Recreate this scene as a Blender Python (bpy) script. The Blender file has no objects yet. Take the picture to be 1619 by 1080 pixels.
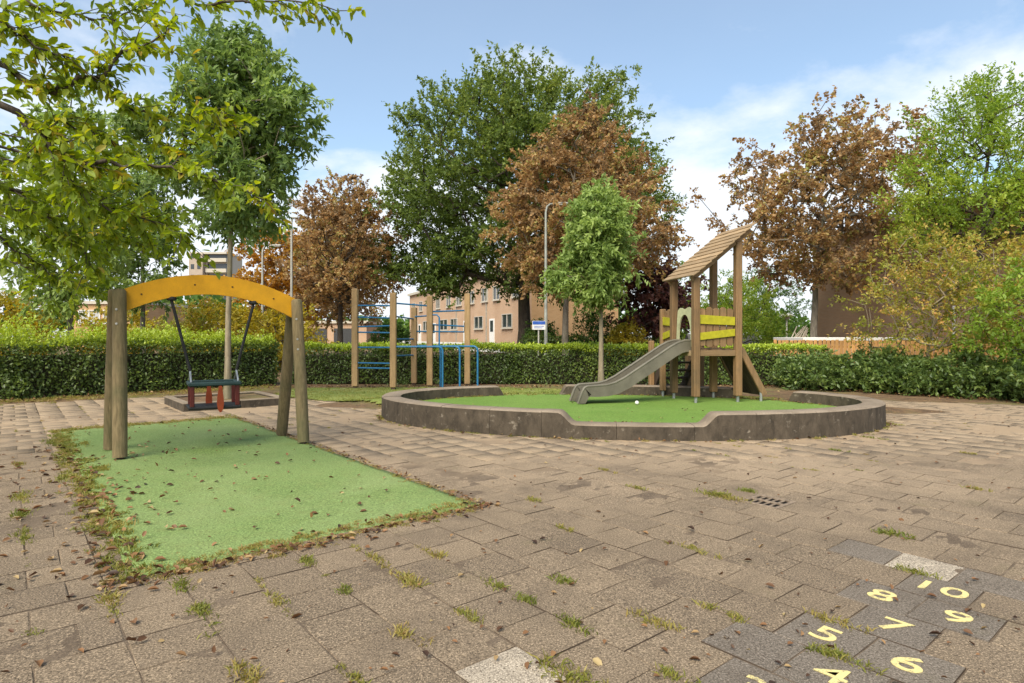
import bpy, bmesh, math, random
import numpy as np
from mathutils import Vector, Matrix, noise as mnoise

R = math.radians
rng = np.random.default_rng(7)
random.seed(7)
scene = bpy.context.scene
COL = scene.collection

# ------------------------------------------------------------------ camera
CAM_H, FPX, CX, HY = 1.25, 965.0, 809.5, 533.0
cam = bpy.data.cameras.new('camera')
camo = bpy.data.objects.new('camera', cam); COL.objects.link(camo)
camo.location = (0, 0, CAM_H); camo.rotation_euler = (R(90), 0, 0)
cam.sensor_width = 36.0; cam.lens = 36.0 * FPX / 1619.0
cam.shift_y = -(540.0 - HY) / 1619.0
cam.clip_start = 0.05; cam.clip_end = 2000
scene.camera = camo

# ------------------------------------------------------------------ sky and sun
SUN_EL, SUN_AZ = 47.0, 204.0            # azimuth clockwise from +Y (view direction)
w = bpy.data.worlds.new('World'); scene.world = w; w.use_nodes = True
nt = w.node_tree; nt.nodes.clear()

class G:
    """tiny node-graph helper"""
    def __init__(s, nt): s.nt = nt
    def n(s, t, out=0, props=None, **inp):
        nd = s.nt.nodes.new('ShaderNode' + t)
        for k, v in (props or {}).items(): setattr(nd, k, v)
        for k, v in inp.items():
            key = int(k[1:]) if k[0] == '_' else k.replace('__', ' ')
            sk = nd.inputs[key]
            if isinstance(v, bpy.types.NodeSocket): s.nt.links.new(v, sk)
            else:
                try: sk.default_value = v
                except Exception: sk.default_value = tuple(v) + (1.0,)
        return nd if out is None else nd.outputs[out]
    def ramp(s, fac, stops, interp='LINEAR'):
        nd = s.nt.nodes.new('ShaderNodeValToRGB'); s.nt.links.new(fac, nd.inputs[0])
        cr = nd.color_ramp; cr.interpolation = interp
        while len(cr.elements) < len(stops): cr.elements.new(0.5)
        for e, (p, c) in zip(cr.elements, stops):
            e.position = p; e.color = (c, c, c, 1) if not hasattr(c, '__len__') else (*c, 1)
        return nd.outputs[0]
    def mix(s, fac, a, b, mode='MIX'):
        nd = s.nt.nodes.new('ShaderNodeMix'); nd.data_type = 'RGBA'; nd.blend_type = mode
        for sk, v in ((nd.inputs[0], fac), (nd.inputs[6], a), (nd.inputs[7], b)):
            if isinstance(v, bpy.types.NodeSocket): s.nt.links.new(v, sk)
            elif hasattr(v, '__len__'): sk.default_value = (*v[:3], 1)
            else: sk.default_value = v
        return nd.outputs[2]
    def math(s, op, a, b=0.0, c=0.0):
        nd = s.nt.nodes.new('ShaderNodeMath'); nd.operation = op
        for i, v in enumerate((a, b, c)):
            if isinstance(v, bpy.types.NodeSocket): s.nt.links.new(v, nd.inputs[i])
            else: nd.inputs[i].default_value = v
        return nd.outputs[0]

g = G(nt)
sky = g.n('TexSky', props=dict(sky_type='NISHITA', sun_disc=False, sun_elevation=R(SUN_EL), sun_rotation=R(SUN_AZ),
                               air_density=1.0, dust_density=1.2, ozone_density=1.0, altitude=0))
tc = g.n('TexCoord')                     # generated = direction
sep = g.n('SeparateXYZ', out=None, Vector=tc)
zz = g.math('ADD', g.math('ABSOLUTE', sep.outputs[2]), 0.22)
px_ = g.math('DIVIDE', sep.outputs[0], zz); py_ = g.math('DIVIDE', sep.outputs[1], zz)
pv = g.n('CombineXYZ', X=px_, Y=py_, Z=2.15)
cn = g.n('TexNoise', Vector=pv, Scale=0.95, Detail=7.0, Roughness=0.55, Distortion=0.3)
cn2 = g.n('TexNoise', Vector=pv, Scale=2.6, Detail=8.0, Roughness=0.6)
cmix = g.math('ADD', g.math('MULTIPLY', cn, 0.72), g.math('MULTIPLY', cn2, 0.28))
low = g.ramp(sep.outputs[2], [(0.0, 0.26), (0.12, 0.25), (0.30, 0.10), (0.45, -0.04), (1.0, -0.05)])
cf = g.ramp(g.math('ADD', cmix, low), [(0.49, 0.0), (0.70, 1.0)], 'EASE')
cf = g.math('MULTIPLY', cf, 0.92)
thin = g.math('MAXIMUM', cf, 0.16)
skyc = g.mix(1.0, sky, (0.083, 0.093, 0.092), 'MULTIPLY')
cloud = g.mix(cn2, (0.38, 0.41, 0.45), (0.50, 0.505, 0.515))
skyf = g.mix(thin, skyc, cloud)
bg = g.n('Background', Color=skyf, Strength=1.0)
out = nt.nodes.new('ShaderNodeOutputWorld'); nt.links.new(bg, out.inputs[0])

sl = bpy.data.lights.new('sun', 'SUN'); sl.energy = 2.4; sl.angle = R(40); sl.color = (1.0, 0.91, 0.76)
so = bpy.data.objects.new('sun', sl); COL.objects.link(so); so['kind'] = 'helper'
sd = Vector((math.sin(R(SUN_AZ)) * math.cos(R(SUN_EL)), math.cos(R(SUN_AZ)) * math.cos(R(SUN_EL)), math.sin(R(SUN_EL))))
so.rotation_euler = (-sd).to_track_quat('-Z', 'Y').to_euler(); so.location = (20, -15, 30)

vs = scene.view_settings
vs.view_transform = 'Standard'; vs.look = 'None'; vs.gamma = 1.0; vs.use_curve_mapping = False
vs.exposure = 1.3
scene.cycles.max_bounces = 8; scene.cycles.transparent_max_bounces = 4
scene.cycles.diffuse_bounces = 5; scene.cycles.transmission_bounces = 5

def W(px, py, Y):                         # a point of the photo at depth Y -> world
    return Vector(((px - CX) / FPX * Y, Y, CAM_H - (py - HY) / FPX * Y))
def GP(px, py, z=0.0):                    # a point on the ground of height z
    Y = (CAM_H - z) * FPX / (py - HY)
    return Vector(((px - CX) / FPX * Y, Y, z))

# ------------------------------------------------------------------ materials
def newmat(name):
    m = bpy.data.materials.new(name); m.use_nodes = True
    m.node_tree.nodes.clear()
    return m, G(m.node_tree)
def finish(m, g, color, rough=0.8, bump=None, bstr=0.3, bdist=0.01, metallic=0.0, spec=0.3, trans=None):
    b = g.n('BsdfPrincipled', out=None)
    def put(k, v):
        if isinstance(v, bpy.types.NodeSocket): g.nt.links.new(v, b.inputs[k])
        elif hasattr(v, '__len__'): b.inputs[k].default_value = (*v[:3], 1)
        else: b.inputs[k].default_value = v
    put('Base Color', color); put('Roughness', rough); put('Metallic', metallic); put('Specular IOR Level', spec)
    if bump is not None:
        put('Normal', g.n('Bump', Height=bump, Strength=bstr, Distance=bdist))
    o = g.nt.nodes.new('ShaderNodeOutputMaterial'); sh = b.outputs[0]
    if trans is not None:
        t = g.n('BsdfTranslucent', Color=trans[1])
        sh = g.n('MixShader', _0=trans[0], _1=sh, _2=t)
    g.nt.links.new(sh, o.inputs[0])
    return m
def pos(g): return g.n('NewGeometry', out='Position')
def objc(g): return g.n('TexCoord', out='Object')
def noi(g, v, s, d=4.0, r=0.55, dist=0.0): return g.n('TexNoise', Vector=v, Scale=s, Detail=d, Roughness=r, Distortion=dist)
def mapv(g, v, sc, rot=(0, 0, 0)): return g.n('Mapping', Vector=v, Scale=sc, Rotation=rot)

def plain(name, c, rough=0.6, metallic=0.0, spec=0.35, var=0.12, sc=9.0, bstr=0.12):
    m, g = newmat(name); v = pos(g); n = noi(g, v, sc, 6); n2 = noi(g, v, sc * 12, 3)
    d = tuple(x * (1 - var * 2.2) for x in c); l = tuple(min(1, x * (1 + var)) for x in c)
    col = g.mix(g.ramp(g.math('ADD', g.math('MULTIPLY', n, .7), g.math('MULTIPLY', n2, .3)), [(0.35, 0.0), (0.65, 1.0)]), d, l)
    return finish(m, g, col, rough, n2, bstr, 0.004, metallic, spec)

def wood(name, c1, c2, axis='z', dirt=(0.07, 0.065, 0.04), dirtf=0.5, rough=0.8):
    m, g = newmat(name); v = objc(g)
    sc = {'z': (26, 26, 1.3), 'x': (1.3, 26, 26), 'y': (26, 1.3, 26)}[axis]
    n = noi(g, mapv(g, v, sc), 2.2, 6, 0.6, 0.4)
    fine = noi(g, mapv(g, v, tuple(x * 4 for x in sc)), 2.0, 3)
    big = noi(g, pos(g), 3.3, 4)
    inf = g.n('ObjectInfo', out='Random')
    col = g.mix(g.ramp(n, [(0.3, 0.0), (0.7, 1.0)]), c1, c2)
    col = g.mix(g.math('MULTIPLY', g.ramp(big, [(0.42, 0.0), (0.7, 1.0)]), dirtf), col, dirt)
    col = g.mix(g.math('MULTIPLY', g.ramp(fine, [(0.55, 0.0), (0.75, 1.0)]), 0.45), col, tuple(x * .45 for x in c1))
    val = g.math('ADD', 0.82, g.math('MULTIPLY', inf, 0.36))
    hsv = g.n('HueSaturation', Hue=0.5, Saturation=1.0, Value=val, Fac=1.0, Color=col)
    return finish(m, g, hsv, rough, g.math('ADD', n, fine), 0.35, 0.004)

def leafmat(name, stops, trans=0.42, rough=0.5, spec=0.3, bright=1.45):
    """stops: ramp of base colours over the per-leaf attribute"""
    m, g = newmat(name)
    a = g.n('Attribute', out='Fac', props=dict(attribute_name='rnd'))
    col = g.ramp(a, [(p, tuple(x * bright for x in c)) for p, c in stops])
    tcol = g.n('HueSaturation', Hue=0.49, Saturation=1.1, Value=1.45, Fac=1.0, Color=col)
    return finish(m, g, col, rough, spec=spec, trans=(trans, tcol))

def barkmat(name, c1, c2):
    m, g = newmat(name); v = pos(g)
    n = noi(g, mapv(g, v, (9, 9, 1.6)), 2.0, 7, 0.65, 0.5); n2 = noi(g, v, 1.3, 3)
    col = g.mix(g.ramp(n, [(0.35, 0), (0.65, 1)]), c1, c2)
    col = g.mix(g.math('MULTIPLY', g.ramp(n2, [(0.5, 0), (0.75, 1)]), 0.5), col, (0.07, 0.085, 0.035))
    return finish(m, g, col, 0.9, n, 0.6, 0.02)

def tilemat(name, base, alt, use_attr, dusty=1.0):
    m, g = newmat(name); v = pos(g)
    rnd = g.n('Attribute', out='Fac', props=dict(attribute_name='rnd')) if use_attr else g.n('ObjectInfo', out='Random')
    grit = noi(g, v, 125, 4, 0.8); grit2 = noi(g, v, 90, 5, 0.8); peb = g.n('TexVoronoi', Vector=v, Scale=95.0)
    mid = noi(g, v, 7, 5, 0.6); big = noi(g, v, 0.55, 5, 0.6, 0.4)
    col = g.mix(rnd, base, alt)
    col = g.mix(g.math('MULTIPLY', g.ramp(mid, [(0.36, 0), (0.68, 1)]), 0.55), col, tuple(x * 0.62 for x in base))
    # wind-blown sand that lies over the older half of the square
    sy = g.n('SeparateXYZ', out=1, Vector=v)
    far = g.n('MapRange', Value=sy, _1=3.0, _2=7.5, _3=-0.10, _4=0.24)
    df = g.ramp(g.math('ADD', g.math('ADD', g.math('MULTIPLY', big, 0.7), g.math('MULTIPLY', mid, 0.3)), far), [(0.46, 0.0), (0.72, 1.0)])
    col = g.mix(g.math('MULTIPLY', df, 0.72 * dusty), col, (0.385, 0.288, 0.190))
    # exposed aggregate
    col = g.mix(g.ramp(grit, [(0.49, 0.0), (0.60, 0.95)]), col, tuple(min(1, x * 2.0) for x in base))
    col = g.mix(g.ramp(grit2, [(0.52, 0.0), (0.61, 0.9)]), col, (0.045, 0.032, 0.022))
    stain = noi(g, v, 1.6, 6, 0.7, 0.6)
    col = g.mix(g.math('MULTIPLY', g.ramp(stain, [(0.48, 0), (0.68, 1)]), 0.42), col, (0.080, 0.061, 0.045))
    moss = noi(g, v, 2.1, 6, 0.65)
    col = g.mix(g.math('MULTIPLY', g.ramp(moss, [(0.60, 0), (0.78, 1)]), 0.35), col, (0.13, 0.12, 0.05))
    nz = g.n('SeparateXYZ', out=2, Vector=g.n('NewGeometry', out='True Normal'))
    col = g.mix(g.ramp(nz, [(0.5, 1.0), (0.8, 0.0)]), col, (0.07, 0.05, 0.035))
    return finish(m, g, col, 0.92, g.math('ADD', grit, g.math('MULTIPLY', grit2, 0.8)), 0.6, 0.006, spec=0.15)

M = {}
M['tile'] = tilemat('paving concrete', (0.220, 0.166, 0.110), (0.124, 0.095, 0.067), False)
M['tile_mass'] = tilemat('paving concrete far', (0.220, 0.166, 0.110), (0.124, 0.095, 0.067), True)
M['tile_dark'] = tilemat('dark grey paving', (0.168, 0.140, 0.110), (0.138, 0.116, 0.094), False, 0.5)
M['tile_pale'] = tilemat('pale paving', (0.37, 0.31, 0.235), (0.33, 0.28, 0.215), False, 0.3)
def m_paint():
    m, g = newmat('worn yellow paint'); v = pos(g)
    f = g.math('ADD', g.math('MULTIPLY', noi(g, v, 110, 4, .75), .55), g.math('MULTIPLY', noi(g, v, 14, 4, .6), .45))
    return finish(m, g, g.mix(g.ramp(f, [(0.515, 0), (0.60, .85)]), (0.66, 0.55, 0.23), (0.16, 0.135, 0.10)), .8, f, .4, .003)
M['yellow_paint'] = m_paint()

def m_soil():
    m, g = newmat('soil and leaf litter'); v = pos(g)
    a = noi(g, v, 3.0, 7, 0.65); b = noi(g, v, 28, 5, 0.7); c = noi(g, v, 0.5, 4)
    col = g.mix(g.ramp(a, [(0.35, 0), (0.68, 1)]), (0.075, 0.048, 0.028), (0.19, 0.12, 0.062))
    col = g.mix(g.ramp(b, [(0.5, 0), (0.7, .8)]), col, (0.30, 0.17, 0.075))
    col = g.mix(g.math('MULTIPLY', g.ramp(c, [(0.5, 0), (0.62, 1)]), .5), col, (0.16, 0.17, 0.05))
    return finish(m, g, col, 0.95, g.math('ADD', a, b), 0.7, 0.03)
M['soil'] = m_soil()

def m_joint():
    m, g = newmat('joint soil'); v = pos(g)
    a = noi(g, v, 5.0, 6, 0.65); b = noi(g, v, 120, 4, 0.75)
    col = g.mix(g.ramp(a, [(0.4, 0), (0.66, 1)]), (0.105, 0.076, 0.050), (0.175, 0.130, 0.088))
    col = g.mix(g.ramp(b, [(0.52, 0), (0.64, .8)]), col, (0.30, 0.22, 0.145))
    col = g.mix(g.ramp(noi(g, v, 95, 4, .75), [(0.52, 0), (0.64, .8)]), col, (0.06, 0.04, 0.026))
    sy = g.n('SeparateXYZ', out=1, Vector=v)
    far = g.n('MapRange', Value=sy, _1=3.5, _2=8.0, _3=-0.25, _4=0.35)
    col = g.mix(g.ramp(g.math('ADD', noi(g, v, .8, 5, .6), far), [(0.45, 0), (0.75, .95)]), col, (0.335, 0.242, 0.152))
    return finish(m, g, col, 0.95, b, 0.6, 0.01)
M['joint'] = m_joint()

def m_mat(name, c, c2, worn, patch=None):
    m, g = newmat(name); v = pos(g)
    a = noi(g, v, 1.1, 5, 0.6, .3); b = noi(g, v, 62, 4, 0.8); d = noi(g, v, 9, 5, .6)
    col = g.mix(g.ramp(a, [(0.36, 0), (0.66, 1)]), c, c2)
    e_ = noi(g, v, 0.75, 6, .65, .8)
    col = g.mix(g.math('MULTIPLY', g.ramp(e_, [(0.46, 0), (0.68, 1)]), .6), col, tuple(x * q for x, q in zip(c2, (1.35, 1.18, 1.5))))
    col = g.mix(g.math('MULTIPLY', g.ramp(noi(g, v, 1.7, 6, .7, .5), [(0.55, 0), (0.72, 1)]), .5), col, tuple(x * q for x, q in zip(c, (.85, .72, .6))))
    col = g.mix(g.math('MULTIPLY', g.ramp(d, [(0.45, 0), (0.75, 1)]), .45), col, worn)
    if patch:                             # darker olive patch with ragged edge, centred under the swing
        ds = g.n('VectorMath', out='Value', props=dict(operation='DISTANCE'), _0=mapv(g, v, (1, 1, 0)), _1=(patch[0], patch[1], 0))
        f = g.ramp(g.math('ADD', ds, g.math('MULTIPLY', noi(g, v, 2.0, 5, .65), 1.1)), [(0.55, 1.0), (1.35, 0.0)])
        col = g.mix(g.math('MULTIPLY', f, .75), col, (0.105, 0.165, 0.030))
    col = g.mix(g.ramp(b, [(0.50, 0), (0.62, .8)]), col, tuple(x * .42 for x in c))
    col = g.mix(g.ramp(noi(g, mapv(g, v, (1, 1, 1), (0, 0, .7)), 78, 3, .8), [(0.52, 0), (0.62, .75)]), col, tuple(min(1, x * 1.75) for x in c2))
    return finish(m, g, col, 0.9, b, 0.5, 0.008, spec=.2)
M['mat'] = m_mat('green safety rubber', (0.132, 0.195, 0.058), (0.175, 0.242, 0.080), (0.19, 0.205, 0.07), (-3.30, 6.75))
M['mat2'] = m_mat('green safety rubber ring', (0.105, 0.190, 0.030), (0.135, 0.225, 0.042), (0.15, 0.19, 0.046))

def m_lawn():
    m, g = newmat('lawn'); v = pos(g)
    a = noi(g, v, 0.8, 6, 0.6, .3); b = noi(g, v, 45, 4, 0.7)
    col = g.mix(g.ramp(a, [(0.36, 0), (0.64, 1)]), (0.15, 0.20, 0.035), (0.27, 0.28, 0.07))
    col = g.mix(g.ramp(b, [(0.45, 0), (0.7, .7)]), col, (0.10, 0.13, 0.03))
    sand = noi(g, v, 0.45, 5, .6)
    col = g.mix(g.ramp(sand, [(0.60, 0), (0.70, .9)]), col, (0.42, 0.34, 0.22))
    return finish(m, g, col, 0.95, b, 0.6, 0.02)
M['lawn'] = m_lawn()

def m_concrete():
    m, g = newmat('weathered concrete kerb'); v = pos(g)
    n1 = noi(g, mapv(g, v, (3.2, 3.2, 1.6)), 2.2, 8, .72, .3); n2 = noi(g, v, 60, 4, .7); n3 = noi(g, v, 2.2, 5, .6)
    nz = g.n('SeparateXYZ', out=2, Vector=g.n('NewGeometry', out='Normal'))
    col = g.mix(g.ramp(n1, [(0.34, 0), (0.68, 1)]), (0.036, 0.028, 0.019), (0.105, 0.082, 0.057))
    # top face painted paler for light from above; the sides keep their lichen crust
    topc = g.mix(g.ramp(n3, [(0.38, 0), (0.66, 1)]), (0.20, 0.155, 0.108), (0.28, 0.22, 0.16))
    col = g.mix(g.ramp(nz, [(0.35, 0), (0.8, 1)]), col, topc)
    col = g.mix(g.ramp(n2, [(0.55, 0), (0.70, .6)]), col, (0.05, 0.042, 0.032))
    col = g.mix(g.math('MULTIPLY', g.ramp(noi(g, v, 9, 5, .7), [(0.60, 0), (0.72, 1)]), .55), col, (0.36, 0.31, 0.24))
    return finish(m, g, col, 0.92, g.math('ADD', n1, n2), 0.5, 0.012)
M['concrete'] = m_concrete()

M['orange_beam'] = plain('yellow painted beam', (0.62, 0.305, 0.006), 0.55, var=0.09, sc=7)
M['post_round'] = wood('weathered round post', (0.105, 0.078, 0.036), (0.225, 0.168, 0.085), dirt=(0.07, 0.075, 0.03), dirtf=.7)
M['post_tan'] = wood('tan square post', (0.31, 0.19, 0.085), (0.45, 0.30, 0.15), dirtf=.25)
M['tower_wood'] = wood('tower wood', (0.150, 0.086, 0.038), (0.27, 0.162, 0.075), dirtf=.4)
M['tower_wood_y'] = wood('tower plank wood', (0.25, 0.17, 0.09), (0.43, 0.30, 0.17), axis='y', dirtf=.3)
M['tower_dark'] = wood('dark tread wood', (0.035, 0.024, 0.017), (0.075, 0.05, 0.033), dirtf=.2)  # darker wood for the treads, stringers and ramp boards
M['tower_wood_x'] = wood('tower beam wood', (0.165, 0.10, 0.046), (0.28, 0.18, 0.092), axis='x', dirtf=.3)
M['lime'] = plain('lime painted rail', (0.36, 0.325, 0.012), 0.55, var=0.12, sc=14)
M['arch'] = plain('pale sage panel', (0.44, 0.44, 0.25), 0.5, var=0.1)
M['slide_side'] = plain('slide side plastic', (0.135, 0.122, 0.090), 0.42, var=0.12, sc=5)
M['slide_bed'] = plain('slide bed plastic', (0.105, 0.094, 0.075), 0.32, var=0.15, sc=5)
M['steel'] = plain('galvanised steel', (0.42, 0.43, 0.42), 0.45, 0.7, var=0.15)
M['blue'] = plain('blue painted tube', (0.025, 0.15, 0.30), 0.4, var=0.12, sc=8)
M['black_rubber'] = plain('black rubber', (0.018, 0.018, 0.018), 0.7, var=0.2)
M['seat_top'] = plain('dark green rubber', (0.02, 0.045, 0.042), 0.6)
M['seat_red'] = plain('dark red plastic', (0.085, 0.012, 0.008), 0.5)
M['seat_orange'] = plain('orange red plastic', (0.27, 0.045, 0.010), 0.5)
M['bolt'] = plain('bolt head', (0.45, 0.44, 0.40), 0.4, 0.6)
M['hole'] = plain('bolt hole', (0.06, 0.025, 0.01), 0.8)
M['grate'] = plain('dusty cast iron', (0.24, 0.18, 0.125), 0.8, 0.0, var=.25, sc=25)
M['iron'] = plain('cast iron', (0.10, 0.065, 0.05), 0.7, 0.3, var=.25, sc=25)
M['pit_shade'] = plain('drain pit', (0.012, 0.010, 0.009), 0.9)
M['lamp_grey'] = plain('lamp pole grey', (0.40, 0.385, 0.33), 0.5, 0.2, var=.12, sc=3)
M['lamp_green'] = plain('lamp pole pale', (0.30, 0.31, 0.27), 0.5, var=.15, sc=3)
M['lamp_glass'] = plain('lamp glass', (0.55, 0.55, 0.50), 0.2)
M['sign_blue'] = plain('sign blue', (0.04, 0.11, 0.42), 0.4)
M['frame_cream'] = plain('cream window frame', (0.46, 0.43, 0.37), 0.5, var=.1)
M['white'] = plain('white paint', (0.72, 0.71, 0.67), 0.5, var=.06)
M['dark_frame'] = plain('dark frame', (0.05, 0.05, 0.05), 0.5)
M['glass'] = plain('window glass', (0.035, 0.042, 0.048), 0.06, 0.0, 0.8, var=.1, sc=.7, bstr=.0)
M['curtain'] = plain('net curtain', (0.42, 0.42, 0.40), 0.8)
M['roof_felt'] = plain('roof felt', (0.16, 0.155, 0.15), 0.9, sc=2)
M['fascia'] = plain('pale fascia', (0.50, 0.45, 0.36), 0.7)
M['ball'] = plain('white rubber ball', (0.75, 0.73, 0.68), 0.5)
M['pale_pole'] = plain('pale peeled pole', (0.55, 0.47, 0.36), 0.8)

def m_brick(name, c1, c2, mortar, rot=0.0, sc=1.0):
    m, g = newmat(name); v = pos(g)
    s = g.n('SeparateXYZ', out=None, Vector=v)
    h = g.math('ADD', g.math('MULTIPLY', s.outputs[0], math.cos(rot)), g.math('MULTIPLY', s.outputs[1], math.sin(rot)))
    uv = g.n('CombineXYZ', X=h, Y=s.outputs[2], Z=0.0)
    br = g.n('TexBrick', out=None, Vector=uv, Color1=c1, Color2=c2, Mortar=mortar, Scale=1.0, Mortar__Size=0.012, Bias=0.0,
             Brick__Width=0.22, Row__Height=0.065)
    n = noi(g, v, .6, 5)
    col = g.mix(g.math('MULTIPLY', g.ramp(n, [(.4, 0), (.7, 1)]), .3), br.outputs[0], tuple(x * .6 for x in c1))
    return finish(m, g, col, .9, br.outputs[1], .3, .01)
M['brick_pink'] = m_brick('pinkish brick', (0.47, 0.27, 0.145), (0.54, 0.325, 0.18), (0.40, 0.33, 0.26), R(113))
M['brick_orange'] = m_brick('orange brick', (0.45, 0.245, 0.10), (0.52, 0.30, 0.135), (0.46, 0.33, 0.2), R(23))
M['brick_red'] = m_brick('red brown brick', (0.46, 0.275, 0.165), (0.53, 0.32, 0.20), (0.44, 0.33, 0.24), R(90))
M['brick_tower'] = m_brick('buff brick', (0.36, 0.28, 0.21), (0.42, 0.33, 0.25), (0.42, 0.36, 0.3), 0.0)
M['fence_wood'] = wood('orange fence board', (0.30, 0.15, 0.045), (0.47, 0.26, 0.09), dirtf=.2)

M['bark_grey'] = barkmat('grey bark', (0.10, 0.085, 0.065), (0.22, 0.19, 0.145))
M['bark_dark'] = barkmat('dark bark', (0.035, 0.028, 0.022), (0.095, 0.075, 0.055))
M['bark_tan'] = barkmat('tan bark', (0.17, 0.135, 0.085), (0.30, 0.25, 0.17))
M['core'] = plain('hedge inner twigs', (0.045, 0.042, 0.020), .95, var=.4, sc=12)

M['lf_oak'] = leafmat('oak leaves', [(0, (.045, .072, .018)), (.5, (.088, .126, .028)), (.8, (.145, .175, .038)), (1, (.22, .21, .045))], bright=1.6)
M['lf_ash'] = leafmat('ash leaves', [(0, (.048, .082, .022)), (.5, (.100, .150, .040)), (1, (.19, .245, .070))], rough=.42, spec=.45, bright=1.75)
M['lf_ash2'] = leafmat('fresh ash leaves', [(0, (.075, .115, .030)), (.5, (.145, .200, .055)), (1, (.24, .295, .095))], bright=1.75)
M['lf_copper'] = leafmat('copper leaves', [(0, (.070, .060, .034)), (.35, (.165, .108, .052)), (.65, (.265, .168, .072)), (.82, (.225, .190, .065)), (1, (.15, .18, .05))], .4, bright=1.75)
M['lf_purple'] = leafmat('purple leaves', [(0, (.040, .020, .020)), (.6, (.095, .042, .036)), (1, (.16, .08, .05))], .3)
M['lf_orange'] = leafmat('orange leaves', [(0, (.20, .12, .03)), (.5, (.37, .19, .035)), (1, (.40, .28, .06))], bright=1.15)
M['lf_amber'] = leafmat('amber shrub leaves', [(0, (.15, .18, .03)), (.5, (.28, .28, .05)), (.78, (.40, .29, .07)), (1, (.42, .21, .08))], bright=1.2)
M['lf_yellow'] = leafmat('yellow shrub leaves', [(0, (.17, .165, .025)), (.5, (.36, .30, .035)), (1, (.50, .38, .05))], bright=1.1)
M['lf_lime'] = leafmat('lime leaves', [(0, (.09, .15, .022)), (.5, (.17, .245, .033)), (1, (.29, .32, .055))])
M['lf_mid'] = leafmat('mid green leaves', [(0, (.028, .065, .014)), (.5, (.06, .115, .024)), (1, (.125, .19, .035))])
M['lf_hedge'] = leafmat('hedge leaves', [(0, (.030, .050, .012)), (.45, (.066, .096, .020)), (.7, (.125, .165, .026)), (1, (.26, .32, .035))], .35, .4, .4, 1.65)
M['lf_low'] = leafmat('ground cover leaves', [(0, (.036, .062, .018)), (.6, (.085, .128, .032)), (1, (.17, .21, .05))], .35, .4, .4)
M['lf_near'] = leafmat('cherry leaves', [(0, (.085, .13, .016)), (.5, (.165, .22, .022)), (.85, (.26, .28, .03)), (1, (.30, .22, .035))], .5, .45, .35, 1.4)
M['grass'] = leafmat('weed blades', [(0, (.13, .165, .025)), (.4, (.24, .24, .045)), (.75, (.36, .29, .08)), (1, (.36, .24, .10))], .35, bright=.9)
M['litter'] = leafmat('fallen leaf', [(0, (.045, .025, .016)), (.4, (.14, .068, .030)), (.75, (.27, .14, .06)), (1, (.40, .30, .14))], .15, bright=.95)

# ------------------------------------------------------------------ object helpers
def link(o, parent=None):
    COL.objects.link(o)
    if parent is not None: o.parent = parent
    return o
def tag(o, label=None, cat=None, group=None, kind=None):
    if label: o['label'] = label
    if cat: o['category'] = cat
    if group: o['group'] = group
    if kind: o['kind'] = kind
    return o
def empty(name, loc, label, cat, rz=0.0, group=None):
    o = bpy.data.objects.new(name, None); o.empty_display_size = .2
    o.location = loc; o.rotation_euler = (0, 0, rz)
    return tag(link(o), label, cat, group)
def np_mesh(name, V, F, rnd=None, smooth=False):
    """V (n,3), F (m,k) all of one polygon size"""
    me = bpy.data.meshes.new(name); V = np.asarray(V, np.float32); F = np.asarray(F, np.int32)
    m, k = F.shape
    me.vertices.add(len(V)); me.vertices.foreach_set('co', V.ravel())
    me.loops.add(m * k); me.loops.foreach_set('vertex_index', F.ravel())
    me.polygons.add(m); me.polygons.foreach_set('loop_start', np.arange(0, m * k, k, dtype=np.int32))
    if smooth: me.polygons.foreach_set('use_smooth', np.ones(m, bool))
    me.update(calc_edges=True)
    if rnd is not None:
        a = me.attributes.new('rnd', 'FLOAT', 'FACE'); a.data.foreach_set('value', np.clip(np.asarray(rnd, np.float32), 0, 1))
    return me

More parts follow.
